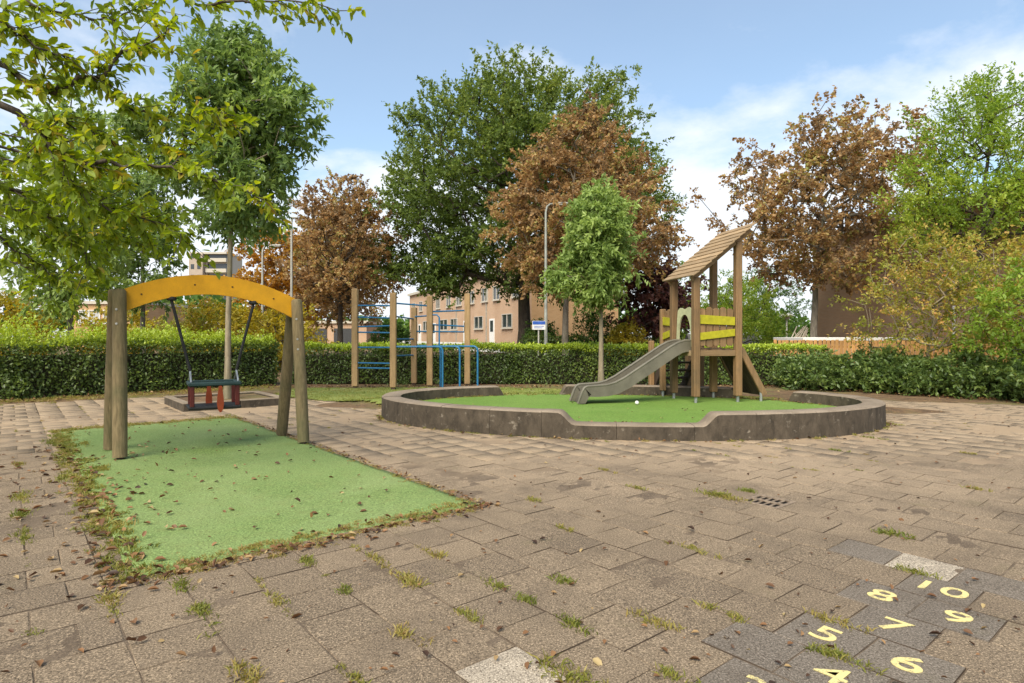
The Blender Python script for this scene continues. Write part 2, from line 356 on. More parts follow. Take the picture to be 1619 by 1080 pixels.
class MB:
    """collects boxes, tubes and prisms; build() links them as ONE mesh object"""
    def __init__(s): s.v = []; s.f = []
    def add(s, vs, fs):
        o = len(s.v); s.v += [tuple(p) for p in vs]; s.f += [tuple(i + o for i in f) for f in fs]; return s
    def box(s, c, d, rot=None, bev=0.0):
        x, y, z = (q / 2 for q in d); c = Vector(c)
        if bev <= 0:
            vs = [Vector((a * x, b * y, e * z)) for e in (-1, 1) for a, b in ((-1, -1), (1, -1), (1, 1), (-1, 1))]
            fs = [(3, 2, 1, 0), (4, 5, 6, 7), (0, 1, 5, 4), (1, 2, 6, 5), (2, 3, 7, 6), (3, 0, 4, 7)]
        else:
            bm = bmesh.new(); bmesh.ops.create_cube(bm, size=1.0)
            for q in bm.verts: q.co = Vector((q.co.x * d[0], q.co.y * d[1], q.co.z * d[2]))
            bmesh.ops.bevel(bm, geom=bm.edges[:], offset=bev, segments=1, affect='EDGES')
            bm.verts.index_update(); vs = [q.co.copy() for q in bm.verts]; fs = [tuple(q.index for q in f.verts) for f in bm.faces]; bm.free()
        if rot is not None: vs = [rot @ q for q in vs]
        return s.add([q + c for q in vs], fs)
    def box2(s, a, b, bev=0.0):
        a = Vector(a); b = Vector(b); return s.box((a + b) / 2, [abs(q) for q in (b - a)], None, bev)
    def beam(s, p0, p1, wd, ht, up=(0, 0, 1), bev=0.0):
        p0 = Vector(p0); p1 = Vector(p1); x = (p1 - p0).normalized(); y = Vector(up).cross(x).normalized(); z = x.cross(y)
        rot = Matrix((x, y, z)).transposed()
        return s.box((p0 + p1) / 2, ((p1 - p0).length, wd, ht), rot, bev)
    def tube(s, path, rad, n=10, cap=True):
        P = [Vector(p) for p in path]
        if not hasattr(rad, '__len__'): rad = [rad] * len(P)
        vs = []; fs = []; prev = None
        for i, p in enumerate(P):
            t = (P[min(i + 1, len(P) - 1)] - P[max(i - 1, 0)]).normalized()
            if prev is None:
                a = Vector((1, 0, 0)) if abs(t.x) < .9 else Vector((0, 1, 0)); u = t.cross(a).normalized()
            else: u = (prev - t * prev.dot(t)).normalized()
            prev = u; q = t.cross(u)
            for k in range(n):
                an = 2 * math.pi * k / n; vs.append(p + (u * math.cos(an) + q * math.sin(an)) * rad[i])
        for i in range(len(P) - 1):
            for k in range(n):
                fs.append((i * n + k, i * n + (k + 1) % n, (i + 1) * n + (k + 1) % n, (i + 1) * n + k))
        if cap: fs.append(tuple(range(n - 1, -1, -1))); fs.append(tuple((len(P) - 1) * n + k for k in range(n)))
        return s.add(vs, fs)
    def prism(s, poly, vec):
        n = len(poly); A = [Vector(p) for p in poly]; v = Vector(vec)
        return s.add(A + [p + v for p in A], [tuple(range(n - 1, -1, -1)), tuple(range(n, 2 * n))] + [(i, (i + 1) % n, n + (i + 1) % n, n + i) for i in range(n)])
    def strip(s, A, B, vec):
        """a band between two polylines, thickened along vec"""
        n = len(A); v = Vector(vec); A = [Vector(p) for p in A]; B = [Vector(p) for p in B]
        vs = A + B + [p + v for p in A] + [p + v for p in B]; fs = []
        for i in range(n - 1):
            fs += [(i, i + 1, n + i + 1, n + i), (2 * n + i, 3 * n + i, 3 * n + i + 1, 2 * n + i + 1),
                   (i, 2 * n + i, 2 * n + i + 1, i + 1), (n + i, n + i + 1, 3 * n + i + 1, 3 * n + i)]
        fs += [(0, n, 3 * n, 2 * n), (n - 1, 3 * n - 1, 4 * n - 1, 2 * n - 1)]
        fs[-1] = (n - 1, 3 * n - 1, 4 * n - 1, 2 * n - 1)
        return s.add(vs, fs)
    def mesh(s, name):
        me = bpy.data.meshes.new(name); me.from_pydata([tuple(p) for p in s.v], [], s.f); me.update()
        bm = bmesh.new(); bm.from_mesh(me); bmesh.ops.recalc_face_normals(bm, faces=bm.faces[:]); bm.to_mesh(me); bm.free()
        return me
    def build(s, name, mat, parent=None, smooth=None, loc=None):
        me = s.mesh(name); me.materials.append(M[mat])
        if smooth is not None:
            me.polygons.foreach_set('use_smooth', np.ones(len(me.polygons), bool))
            try: me.set_sharp_from_angle(angle=R(smooth))
            except Exception: pass
        o = bpy.data.objects.new(name, me)
        if loc is not None: o.location = loc
        return link(o, parent)
def part(name, me, mat, parent, loc=(0, 0, 0), rot=(0, 0, 0)):
    if mat and not me.materials: me.materials.append(M[mat])
    o = bpy.data.objects.new(name, me); o.location = loc; o.rotation_euler = rot
    return link(o, parent)

# ------------------------------------------------------------------ foliage helpers
def unit(a): return a / (np.linalg.norm(a, axis=-1, keepdims=True) + 1e-9)
def leaf_mesh(name, P, D, N, size, rnd, wr=0.5, fold=0.12, detailed=False):
    D = unit(D); S = unit(np.cross(D, N)); N = np.cross(S, D); s = np.asarray(size).reshape(-1, 1)
    n = len(P)
    if not detailed:
        b = P; t = P + D * s
        l = P + D * s * .45 + S * s * wr * .5 + N * s * fold; r = P + D * s * .45 - S * s * wr * .5 + N * s * fold
        V = np.stack([b, r, t, l], 1).reshape(-1, 3); i = np.arange(n)[:, None] * 4
        F = np.concatenate([i + [[0, 1, 2]], i + [[0, 2, 3]]], 1).reshape(-1, 3)
    else:
        b = P; t = P + D * s - N * s * .10
        o = [P + D * s * k + sg * S * s * wr * .5 * wd + N * s * fold for sg, k, wd in ((-1, .28, .86), (-1, .66, .82), (1, .66, .82), (1, .28, .86))]
        V = np.stack([b, o[0], o[1], t, o[2], o[3]], 1).reshape(-1, 3); i = np.arange(n)[:, None] * 6
        F = np.concatenate([i + [[0, 1, 2, 3]], i + [[0, 3, 4, 5]]], 1).reshape(-1, 4)
    return np_mesh(name, V, F, np.repeat(rnd, 2))

def shoots(C, O, rg, ns, nl, L, rc, up=0.3, out=0.8, wild=0.6, droop=0.15, size=.1, tint=None):
    """leafy shoots round clump centres C with outward directions O -> arrays for leaf_mesh"""
    n = len(C)
    c = np.repeat(C, ns, 0); o = np.repeat(O, ns, 0)
    d = unit(o * out + rg.normal(size=c.shape) * wild + np.array([0, 0, up]))
    st = c + rg.normal(size=c.shape) * rc * np.array([1, 1, .6])
    ln = L * rg.uniform(.55, 1.25, (len(c), 1))
    c2 = np.repeat(st, nl, 0); d2 = np.repeat(d, nl, 0); l2 = np.repeat(ln, nl, 0)
    t = rg.uniform(0, 1, (len(c2), 1))
    P = c2 + d2 * l2 * t + np.array([0, 0, -1]) * droop * l2 * t * t + rg.normal(size=c2.shape) * .05 * L
    D = unit(d2 * .5 + rg.normal(size=c2.shape) * .7 + np.array([0, 0, -droop]))
    N = unit(np.array([0, 0, .9]) + rg.normal(size=c2.shape) * .55)
    tn = rg.uniform(0, 1, n) if tint is None else tint
    rnd = np.repeat(tn, ns * nl) * .55 + rg.uniform(0, 1, len(P)) * .45
    return P, D, N, size * rg.uniform(.7, 1.25, len(P)), rnd

def grow(trunk, C, tipr, rg, up_bias=1.0, p=2.4):
    """connect clump centres to a trunk polyline (pts with z rising) -> tube segments (p0,p1,r0,r1)"""
    nodes = [np.array(q, float) for q in trunk]; par = [-1] + list(range(len(trunk) - 1))
    nt_ = len(trunk); tk = np.array(nodes)
    d0 = np.min(np.linalg.norm(C[:, None] - tk[None], axis=2), 1)
    leaf_nodes = []
    A = np.zeros((nt_ + 3 * len(C) + 5, 3)); A[:nt_] = tk; cnt = nt_
    lowest = trunk[max(1, int(nt_ * .35))][2]
    for i in np.argsort(d0):
        q = C[i]; dv = q - A[:cnt]; dist = np.linalg.norm(dv, axis=1)
        cost = dist + up_bias * np.maximum(0, A[:cnt, 2] - q[2] + .25 * np.linalg.norm(dv[:, :2], axis=1))
        cost[:nt_][A[:nt_, 2] < lowest] += 50
        j = int(np.argmin(cost)); last = j
        steps = 2 if dist[j] > .5 else 1
        for k in range(1, steps + 1):
            t = k / steps; pnt = A[j] * (1 - t) + q * t
            if k < steps: pnt = pnt + rg.normal(size=3) * dist[j] * .07 + np.array([0, 0, dist[j] * .05])
            A[cnt] = pnt; par.append(last); last = cnt; cnt += 1
        leaf_nodes.append(last)
    rad = np.zeros(cnt)
    for i in leaf_nodes: rad[i] = tipr ** p
    for i in range(cnt - 1, 0, -1): rad[par[i]] += max(rad[i], (tipr * .6) ** p)
    rad = rad ** (1 / p)
    return A[:cnt], par, rad, nt_

def seg_tubes(A, par, rad, start, n=5, rmax=None):
    idx = np.arange(start, len(A)); pi = np.array([par[i] for i in idx])
    p0 = A[pi]; p1 = A[idx]; r1 = rad[idx]; r0 = np.minimum(rad[pi], r1 * 1.35)
    if rmax: r0 = np.minimum(r0, rmax); r1 = np.minimum(r1, rmax)
    t = unit(p1 - p0); a = np.where(np.abs(t[:, :1]) < .8, [[1., 0, 0]], [[0, 1., 0]]); u = unit(np.cross(t, a)); q = np.cross(t, u)
    an = np.arange(n) * 2 * math.pi / n
    ring = u[:, None] * np.cos(an)[None, :, None] + q[:, None] * np.sin(an)[None, :, None]
    V = np.concatenate([p0[:, None] + ring * r0[:, None, None], p1[:, None] + ring * r1[:, None, None]], 1).reshape(-1, 3)
    k = np.arange(n); b = (np.arange(len(idx)) * 2 * n)[:, None, None]
    F = b + np.stack([k, (k + 1) % n, n + (k + 1) % n, n + k], 1)[None]
    return V, F.reshape(-1, 4)

def ringtube(path, rad, n=12):
    mb = MB().tube(path, rad, n); return np.array([tuple(v) for v in mb.v]), [f for f in mb.f if len(f) == 4]

def tree(name, label, base, prof, z0, z1, trunk_r, leaf, bark, seed, clumps=300, ns=4, nl=12, L=.6, rc=.3, size=.2, up=.3, out=.8, wild=.6,
         droop=.15, shift=(0, 0), lump=.25, hollow=.55, squash=1.0, trunk_top=.8, cat='tree', group=None, wr=.5, tipr=.012, lobes=(), kinks=.3,
         fork=None, rmax=None, tintfn=None, lumpf=1.3, holes=0.0, minz=-99):
    """prof: [(t, half width)] from crown bottom t=0 to top t=1"""
    rg = np.random.default_rng(seed); base = np.array(base, float)
    ts = np.array([p for p, _ in prof]); ws = np.array([q for _, q in prof])
    out_pts = []; out_dir = []
    off = rg.uniform(-50, 50, 3)
    tries = 0
    while len(out_pts) < clumps and tries < clumps * 60:
        tries += 1
        t = rg.uniform(0, 1); wv = np.interp(t, ts, ws)
        if rg.uniform() > (wv / ws.max()) ** 1.6 + .03: continue
        th = rg.uniform(0, 2 * math.pi); rr = rg.uniform(0, 1) ** hollow
        dx, dy = math.cos(th), math.sin(th)
        ln = mnoise.noise(Vector((dx * lumpf + off[0], dy * lumpf + off[1], t * 2.6 * lumpf + off[2])))
        r = wv * rr * (1 + lump * 1.8 * ln)
        x = base[0] + shift[0] * min(1, t * 2 + .3) + dx * r; y = base[1] + shift[1] * min(1, t * 2 + .3) + dy * r * squash; z = z0 + (z1 - z0) * t + rg.normal() * .03 * (z1 - z0) + lump * ln * .1 * (z1 - z0) * (t > .7)
        if holes > 0 and mnoise.noise(Vector((x, y, z)) * (2.2 / max(ws.max(), .5)) + Vector(off)) > .30 / max(holes, .01) * .5: continue
        if base[2] + z < minz: continue
        out_pts.append((x, y, base[2] + z)); cz = base[2] + z0 + .40 * (z1 - z0)
        out_dir.append((x - base[0] - shift[0], y - base[1] - shift[1], (base[2] + z - cz) * .8))
    for (lx, ly, lz, lr, k) in lobes:
        for _ in range(k):
            v = rg.normal(size=3); v = v / np.linalg.norm(v) * lr * rg.uniform() ** .5
            out_pts.append((lx + v[0], ly + v[1], lz + v[2] * .7)); out_dir.append((lx + v[0] - base[0], ly + v[1] - base[1], v[2]))
    C = np.array(out_pts); O = unit(np.array(out_dir))
    ztop = base[2] + z0 + (z1 - z0) * trunk_top
    ntk = 9; trunk = []
    for i in range(ntk):
        t = i / (ntk - 1); z = base[2] - .1 + (ztop - base[2] + .1) * t
        trunk.append((base[0] + shift[0] * t * t * .9 + rg.normal() * kinks * .12 * t * trunk_r * 8 * (i > 0), base[1] + shift[1] * t * t * .9 + rg.normal() * kinks * .12 * t * trunk_r * 8 * (i > 0), z))
    A, par, rad, k0 = grow(trunk, C, tipr, rg)
    sc = trunk_r / max(rad[1], 1e-6); rad = np.maximum(rad * min(sc, 3.0) if sc < 1 else rad * (1 + (sc - 1) * np.clip(rad / rad[1], 0, 1)), tipr * .5)
    V1, F1 = seg_tubes(A, par, rad, k0, 5, rmax or trunk_r * .6)
    tr = [max(trunk_r * (1 - .80 * (i / (ntk - 1))), .02) for i in range(ntk)]; tr[0] *= 1.35
    V0, F0 = ringtube(trunk, tr, 12)
    e = empty(name, tuple(base), label, cat, group=group)
    V = np.concatenate([V0, V1]) - base; F = np.concatenate([np.array(F0), F1 + len(V0)])
    part('trunk', np_mesh('trunk', V, F, smooth=True), bark, e)
    tint = None
    if tintfn is not None: tint = np.clip(np.array([tintfn(*(q - base)) for q in C]) + rg.uniform(-.25, .25, len(C)), 0, 1)
    P, D, N, s, rnd = shoots(C, O, rg, ns, nl, L, rc, up, out, wild, droop, size, tint)
    part('crown', leaf_mesh('crown', P - base, D, N, s, rnd, wr), leaf, e)
    return e

# ------------------------------------------------------------------ ground
RC = np.array([1.70, 9.65]); RA, RB, RT = 3.66, 2.13, R(-6.8)      # centre line of the oval kerb wall
def ring_pt(phi, off=0.0):
    c, s = math.cos(phi), math.sin(phi)
    x, y = RA * c, RB * s; nx, ny = c / RA, s / RB; l = math.hypot(nx, ny); x += nx / l * off; y += ny / l * off
    return (RC[0] + x * math.cos(RT) - y * math.sin(RT), RC[1] + x * math.sin(RT) + y * math.cos(RT))
def ring_e(x, y):
    dx, dy = x - RC[0], y - RC[1]; lx = dx * math.cos(-RT) - dy * math.sin(-RT); ly = dx * math.sin(-RT) + dy * math.cos(-RT)
    return math.hypot(lx / RA, ly / RB), ly
def sstep(a, b, x): t = min(1, max(0, (x - a) / (b - a))); return t * t * (3 - 2 * t)
def mound(x, y):
    e, ly = ring_e(x, y); return .135 * (1 - sstep(1.08, 1.75, e)) * sstep(.35, 1.2, ly)

xs = np.concatenate([[-700, -200, -60, -25], np.arange(-14, 16.01, .3), [25, 60, 200, 700]])
ys = np.concatenate([[-300, -60, -12, -4], np.arange(0, 19.01, .3), [25, 40, 70, 120, 250, 900]])
V = [(x, y, -.016 + (mound(x, y) if 10 < y < 18 else 0) + (-.004 + .006 * mnoise.noise(Vector((x * 1.7, y * 1.7, 0))) if y > 10.5 and abs(x) < 16 and y < 19 else 0)) for y in ys for x in xs]
nx = len(xs); F = [(j * nx + i, j * nx + i + 1, (j + 1) * nx + i + 1, (j + 1) * nx + i) for j in range(len(ys) - 1) for i in range(nx - 1)]
o = link(bpy.data.objects.new('ground', np_mesh('ground', V, F, smooth=True))); o.data.materials.append(M['soil']); tag(o, kind='structure')

# ------------------------------------------------------------------ paving
GA = R(39.5); E1 = np.array([math.cos(GA), math.sin(GA)]); E2 = np.array([-math.sin(GA), math.cos(GA)])
PITCH = .303; ANCH = np.array([1.648, 2.639])
MATC = np.array([-3.13, 6.33]); ML, MW = 6.4, 2.2
WB = (MATC - E1 * MW / 2 - ANCH) @ E1            # e1 coordinate of the mat's outer long side
I0 = math.ceil(WB / PITCH)
DRAIN = GP(1217, 789); PLANT = np.array([-5.36, 11.4])
LAWN = [(-5.3, 12.9), (-4.1, 12.2), (-2.25, 10.75), (-1.6, 10.6), (0, 11.2), (3, 11.6), (4.9, 11.0), (5.0, 12.1), (4.6, 13.2), (2.4, 14.7), (-1, 15.2), (-5.4, 15.0)]
def inpoly(x, y, P):
    c = False; j = len(P) - 1
    for i in range(len(P)):
        if (P[i][1] > y) != (P[j][1] > y) and x < (P[j][0] - P[i][0]) * (y - P[i][1]) / (P[j][1] - P[i][1]) + P[i][0]: c = not c
        j = i
    return c
HEDGE_L = [(-13.5, 9.6), (-9.9, 12.4), (-6.3, 16.3)]
PAVE = [(-12, -3), (12, -3), (13, 9.0), (9.4, 11.2), (6.6, 12.3), (5.4, 10.2), (0, 10.5), (-2.2, 11), (-4.1, 12.3), (-5.6, 13.2), (-7.2, 13.0), (-9.4, 11.3), (-12, 9)]
def mat_uv(p): d = p - MATC; return d @ E2, d @ E1
tiles = []                                   # (x, y, half?, along-row axis)
for i in range(-60, 70):
    for j in range(-70, 80):
        a = i * PITCH
        if i < I0: continue
        p = ANCH + E1 * a + E2 * (j + (.5 if i % 2 else 0)) * PITCH; tiles.append((p, 0, i, j))
for r_ in range(-50, 70):
    odd = r_ % 2; k = 0; a = I0 * PITCH - PITCH * .5
    while a > WB - 14:
        wd = PITCH * (.5 if (odd and k == 0) else 1.0); a -= wd; k += 1
        p = ANCH + E1 * (a + wd * .5 + PITCH * 0) + E2 * r_ * PITCH; tiles.append((p, 1 if wd < PITCH else 2, None, None))
keep = []
GRATE = None
for (p, kd, i, j) in tiles:
    x, y = p
    if y < .6 or y > 13.4 or not inpoly(x, y, PAVE): continue
    u, v = mat_uv(p)
    if abs(u) < ML / 2 - .13 and abs(v) < MW / 2 - .13: continue
    if ring_e(x, y)[0] < .97: continue
    if max(abs((p - PLANT) @ E1), abs((p - PLANT) @ E2)) < .72: continue
    if (kd == 0) and math.hypot(x - DRAIN.x, y - DRAIN.y) < .19 and GRATE is None: GRATE = (x, y); continue
    if y < 1.2 + 0 and abs(x) > 3: continue
    keep.append((p, kd, i, j))
# tile meshes: chamfered slabs with slightly uneven corners
def slab(name, wx, wy, seed, mat):
    rg = np.random.default_rng(seed); c = .0028; h = .05
    def ring(ins, z, jit=0):
        return [((sx * (wx / 2 - ins) + rg.normal() * jit), (sy * (wy / 2 - ins) + rg.normal() * jit), z + rg.normal() * jit * .25) for sx, sy in ((-1, -1), (1, -1), (1, 1), (-1, 1))]
    V = ring(c, 0, .0018) + ring(0, -.004, .0016) + ring(0, -h)
    F = [(0, 1, 2, 3)] + [(4 + k, 4 + (k + 1) % 4, (k + 1) % 4, k) for k in range(4)] + [(8 + k, 8 + (k + 1) % 4, 4 + (k + 1) % 4, 4 + k) for k in range(4)]
    me = bpy.data.meshes.new(name); me.from_pydata(V, [], F); me.update(); me.materials.append(M[mat]); return me
SLABS = {(k, m): [slab('paving_tile', T, .2975, 10 + q, m) for q in range(6)] for k, T in ((0, .2975), (1, .146), (2, .2975)) for m in ('tile', 'tile_dark', 'tile_pale')}
pav = tag(link(bpy.data.objects.new('pavement', None)), kind='structure')
HOP = {(0, 0): '7', (-1, 0): '5', (-1, -1): '6', (1, 0): '8', (1, -1): '9', (2, 0): '10', (-2, 0): '4', (-3, 0): '3'}
DARK = set(HOP)
pale_px = [(1418, 885), (795, 1062)]
pale_w = [GP(*q) for q in pale_px]; dark_w = [GP(*q) for q in ((1335, 866), (1130, 1076), (1240, 1046))]
def frame_pos(x, y):
    return CX + FPX * x / y, HY + FPX * CAM_H / y
vis = []
for t in keep:
    x, y = t[0]; px, py = frame_pos(x, y); vis.append(-60 < px < 1680 and py < 1130)
order = sorted([k for k in range(len(keep)) if vis[k]], key=lambda k: keep[k][0][1])[:298]
near = set(order); rg = np.random.default_rng(3)
massV = []; massF = []; massR = []
pal_done = {}
for q, pw in enumerate(pale_w):
    b = min(range(len(keep)), key=lambda k: math.hypot(keep[k][0][0] - pw.x, keep[k][0][1] - pw.y) + (9 if (keep[k][2], keep[k][3]) in HOP or k in pal_done else 0)); pal_done[b] = 1
tile_top = {}; dark_done = set()
k0 = next(iter(pal_done)); bykey = {(t[2], t[3]): k for k, t in enumerate(keep) if t[1] == 0}; pi_, pj_ = keep[k0][2], keep[k0][3]
if (pi_, pj_ - 1) in bykey: dark_done.add(bykey[pi_, pj_ - 1])
if (pi_, pj_ - 2) in bykey: pal_done[bykey[pi_, pj_ - 2]] = 1
for pw in dark_w:
    dark_done.add(min((k for k in range(len(keep)) if k not in pal_done), key=lambda k: math.hypot(keep[k][0][0] - pw.x, keep[k][0][1] - pw.y)))
for k, (p, kd, i, j) in enumerate(keep):
    sink = .004 * mnoise.noise(Vector((p[0] * 1.1, p[1] * 1.1, 3))) - abs(rg.normal()) * .0015
    tx, ty = rg.normal(size=2) * (.0035 if k in near else .0012); rz = GA + rg.normal() * .007
    mt = 'tile_pale' if k in pal_done else ('tile_dark' if (k in dark_done or kd == 0 and (i, j) in DARK) else 'tile')
    me = SLABS[(kd, mt)][rg.integers(6)]
    if kd == 0 and (i, j) in HOP: tx = ty = 0; sink = 0; rz = GA; tile_top[(i, j)] = p
    if k in near or mt != 'tile':
        o = bpy.data.objects.new('paving_tile', me); o.location = (p[0], p[1], sink); o.rotation_euler = (tx, ty, rz); link(o, pav)
    else:
        mtx = Matrix.Translation((p[0], p[1], sink)) @ Matrix.Rotation(rz, 4, 'Z') @ Matrix.Rotation(tx, 4, 'X') @ Matrix.Rotation(ty, 4, 'Y')
        b = len(massV); massV += [tuple(mtx @ v.co) for v in me.vertices]
        for f in me.polygons: massF.append(tuple(q + b for q in f.vertices)); massR.append(0)
        massR[-9:] = [rg.uniform()] * 9
me = np_mesh('paving_tiles', np.array(massV), np.array(massF), massR); me.materials.append(M['tile_mass'])
tag(link(bpy.data.objects.new('paving_tiles', me), pav), kind='stuff')
# sand and soil that fill the joints and drift over the tiles in places
bx_, by_ = np.arange(-7.5, 9.01, .055), np.arange(.8, 12.6, .055); V = []; ok = []
for y in by_:
    for x in bx_:
        far = sstep(4.0, 9.0, y); z = -.0052 + .0045 * mnoise.noise(Vector((x * 1.3, y * 1.3, 11))) + .0035 * mnoise.noise(Vector((x * 6, y * 6, 2))) + .0030 * mnoise.noise(Vector((x * 21, y * 21, 4))) + .0028 * far
        V.append((x, y, z)); ok.append(abs(x) < 1.05 * y + 1.2 and inpoly(x, y, PAVE) and ring_e(x, y)[0] > .96 and max(abs(x - GRATE[0]), abs(y - GRATE[1])) > .27)
nb = len(bx_); F = [(j * nb + i, j * nb + i + 1, (j + 1) * nb + i + 1, (j + 1) * nb + i) for j in range(len(by_) - 1) for i in range(nb - 1) if ok[j * nb + i] and ok[(j + 1) * nb + i + 1]]
me = np_mesh('joint_sand', V, F, smooth=True); me.materials.append(M['joint']); tag(link(bpy.data.objects.new('joint_sand', me), pav), kind='stuff')
# hopscotch numerals, painted on their tiles (each a part of the pavement)
for key, ch in HOP.items():
    if key not in tile_top: continue
    p = tile_top[key]
    cu = bpy.data.curves.new('painted_numeral', 'FONT'); cu.body = ch; cu.size = .205; cu.align_x = 'CENTER'; cu.align_y = 'CENTER'; cu.offset = .0010
    cu.extrude = .0012; cu.space_character = 1.0; cu.resolution_u = 4; cu.materials.append(M['yellow_paint'])
    o = bpy.data.objects.new('painted_numeral', cu); o.location = (p[0], p[1], .0024); o.scale = (1.22, .92, 1)
    o.rotation_euler = (0, 0, GA - R(90)); link(o, pav)
    o['label'] = 'yellow numeral %s painted on a dark grey tile' % ch

# ------------------------------------------------------------------ drain grate
gx, gy = GRATE
e = empty('drain_grate', (gx, gy, 0), 'rusty iron drain grate with two rows of slots, set in the paving', 'drain', GA + R(90))
MB().box((0, 0, -.0195), (.30, .30, .01)).build('pit_shade', 'pit_shade', e)  # black plate below the bars; its colour holds the deep pit's shade
fr = MB()
for sx, sy, w_, d_ in ((0, .135, .30, .03), (0, -.135, .30, .03), (.135, 0, .03, .24), (-.135, 0, .03, .24), (0, 0, .24, .025)): fr.box((sx, sy, -.0045), (w_, d_, .013), bev=.002)
fr.build('frame', 'grate', e)
for q in range(4): MB().box((-.075 + q * .05, 0, -.003), (.015, .236, .008), bev=.0015).build('bar', 'grate', e)

# ------------------------------------------------------------------ swing mat
bm = bmesh.new(); top = []; K = 60
def mat_edge(t):                          # walk round the rectangle
    per = 2 * (ML + MW); s = t * per
    for (a, b, ln) in (((-1, -1), (1, -1), ML), ((1, -1), (1, 1), MW), ((1, 1), (-1, 1), ML), ((-1, 1), (-1, -1), MW)):
        if s <= ln: q = s / ln; return (a[0] + (b[0] - a[0]) * q) * ML / 2, (a[1] + (b[1] - a[1]) * q) * MW / 2
        s -= ln
    return -ML / 2, -MW / 2
nu, nv = 64, 24
gv = {}
for a in range(nu + 1):
    for b in range(nv + 1):
        u = (a / nu - .5) * ML; v = (b / nv - .5) * MW
        jit = (.03 * mnoise.noise(Vector((u * 2.3, v * 2.3, 5)))) * (1 if a in (0, nu) or b in (0, nv) else 0)
        dip = -.012 * math.exp(-((u - .25) ** 2 / .9 + (v) ** 2 / .25))
        p = MATC + E2 * (u + jit) + E1 * (v + jit)
        gv[a, b] = bm.verts.new((p[0] - MATC[0], p[1] - MATC[1], .016 + dip + .004 * mnoise.noise(Vector((u, v, 1))) - (.012 if a in (0, nu) or b in (0, nv) else 0)))
for a in range(nu):
    for b in range(nv): bm.faces.new((gv[a, b], gv[a, b + 1], gv[a + 1, b + 1], gv[a + 1, b]))
bmesh.ops.recalc_face_normals(bm, faces=bm.faces[:])
ex = bmesh.ops.extrude_edge_only(bm, edges=[q for q in bm.edges if q.is_boundary])
for q in ex['geom']:
    if isinstance(q, bmesh.types.BMVert): q.co.z = -.02
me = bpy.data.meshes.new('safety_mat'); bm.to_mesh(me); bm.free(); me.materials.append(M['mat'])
me.polygons.foreach_set('use_smooth', np.ones(len(me.polygons), bool))
o = link(bpy.data.objects.new('safety_mat', me)); o.location = (MATC[0], MATC[1], 0)
tag(o, 'rectangular green rubber safety mat under the toddler swing', 'mat')

# ------------------------------------------------------------------ oval kerb wall and its mat
HI, LO = .33, .185
def wall_h(x, y, phi):
    if math.sin(phi) < 0:
        if .60 < x < 2.50:
            return HI + (LO - HI) * min(sstep(.60, .80, x), 1 - sstep(2.30, 2.50, x))
    return HI
def block(name, a0, a1, parent, origin, ends=(0, 0), idx=0):
    n = 22; prof = ((.15, -.06), (.148, .55), (.146, 1.0), (.118, 1.03), (-.118, 1.03), (-.146, 1.0), (-.148, .55), (-.15, -.06))
    vs = []; fs = []
    for k in range(n + 1):
        t = k / n; a = a0 + (a1 - a0) * t; xm, ym = ring_pt(a)
        h = wall_h(xm, ym, a) - .02 + .004 * mnoise.noise(Vector((idx * 3.1, a * 6, 0)))
        if ends[0] and t < .2: h *= .28 + .72 * sstep(0, .2, t)
        if ends[1] and t > .8: h *= .28 + .72 * sstep(0, .2, 1 - t)
        for (of, zr) in prof:
            x, y = ring_pt(a, of + .004 * mnoise.noise(Vector((a * 9, zr * 3 + of * 9, idx))))
            z = zr * h if 0 < zr <= 1 else (h + .018 if zr > 1 else zr)
            vs.append((x - origin[0], y - origin[1], z))
    m = len(prof)
    for k in range(n):
        for q in range(m - 1): fs.append((k * m + q, k * m + q + 1, (k + 1) * m + q + 1, (k + 1) * m + q))
    fs += [tuple(range(m)), tuple(n * m + q for q in range(m - 1, -1, -1))]
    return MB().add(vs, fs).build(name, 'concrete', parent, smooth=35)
fw = empty('curved_kerb_wall', (RC[0], RC[1] - RB, 0), 'long curved concrete kerb wall round the front of the slide area, with a low stepped-down middle', 'kerb wall')
org = (RC[0], RC[1] - RB)
angs = [124, 141, 158, 176, 196, 214, 229, 242.0, 253.2, 267.5, 281.8, 294, 308, 324, 341, 360, 379, 396.5]
gap = R(.035)
for q in range(len(angs) - 1):
    block('wall_block', R(angs[q]) + gap, R(angs[q + 1]) - gap, fw, org, (q == 0, q == len(angs) - 2), q)
bw = empty('curved_kerb_wall', (RC[0], RC[1] + RB, 0), 'short curved concrete kerb wall behind the slide, in front of the hedge', 'kerb wall')
angs = [52, 66, 80, 93, 107]; org = (RC[0], RC[1] + RB)
for q in range(len(angs) - 1):
    block('wall_block', R(angs[q]) + gap, R(angs[q + 1]) - gap, bw, org, (q == 0, q == len(angs) - 2), 40 + q)
vs = [(0, 0, .15)]; fs = []; n = 96
rings = (.2, .4, .6, .8, .97)
for rr in rings:
    for k in range(n):
        a = 2 * math.pi * k / n; x, y = ring_pt(a); x = (x - RC[0]) * rr; y = (y - RC[1]) * rr
        vs.append((x, y, .15 + .005 * mnoise.noise(Vector((x, y, 9)))))
fs += [(0, 1 + k, 1 + (k + 1) % n) for k in range(n)]
for r_ in range(len(rings) - 1):
    for k in range(n): fs.append((1 + r_ * n + k, 1 + (r_ + 1) * n + k, 1 + (r_ + 1) * n + (k + 1) % n, 1 + r_ * n + (k + 1) % n))
o = MB().add(vs, fs).build('safety_mat', 'mat2', None, smooth=60, loc=(RC[0], RC[1], 0))
tag(o, 'oval bright green rubber safety surface under the slide tower', 'mat')

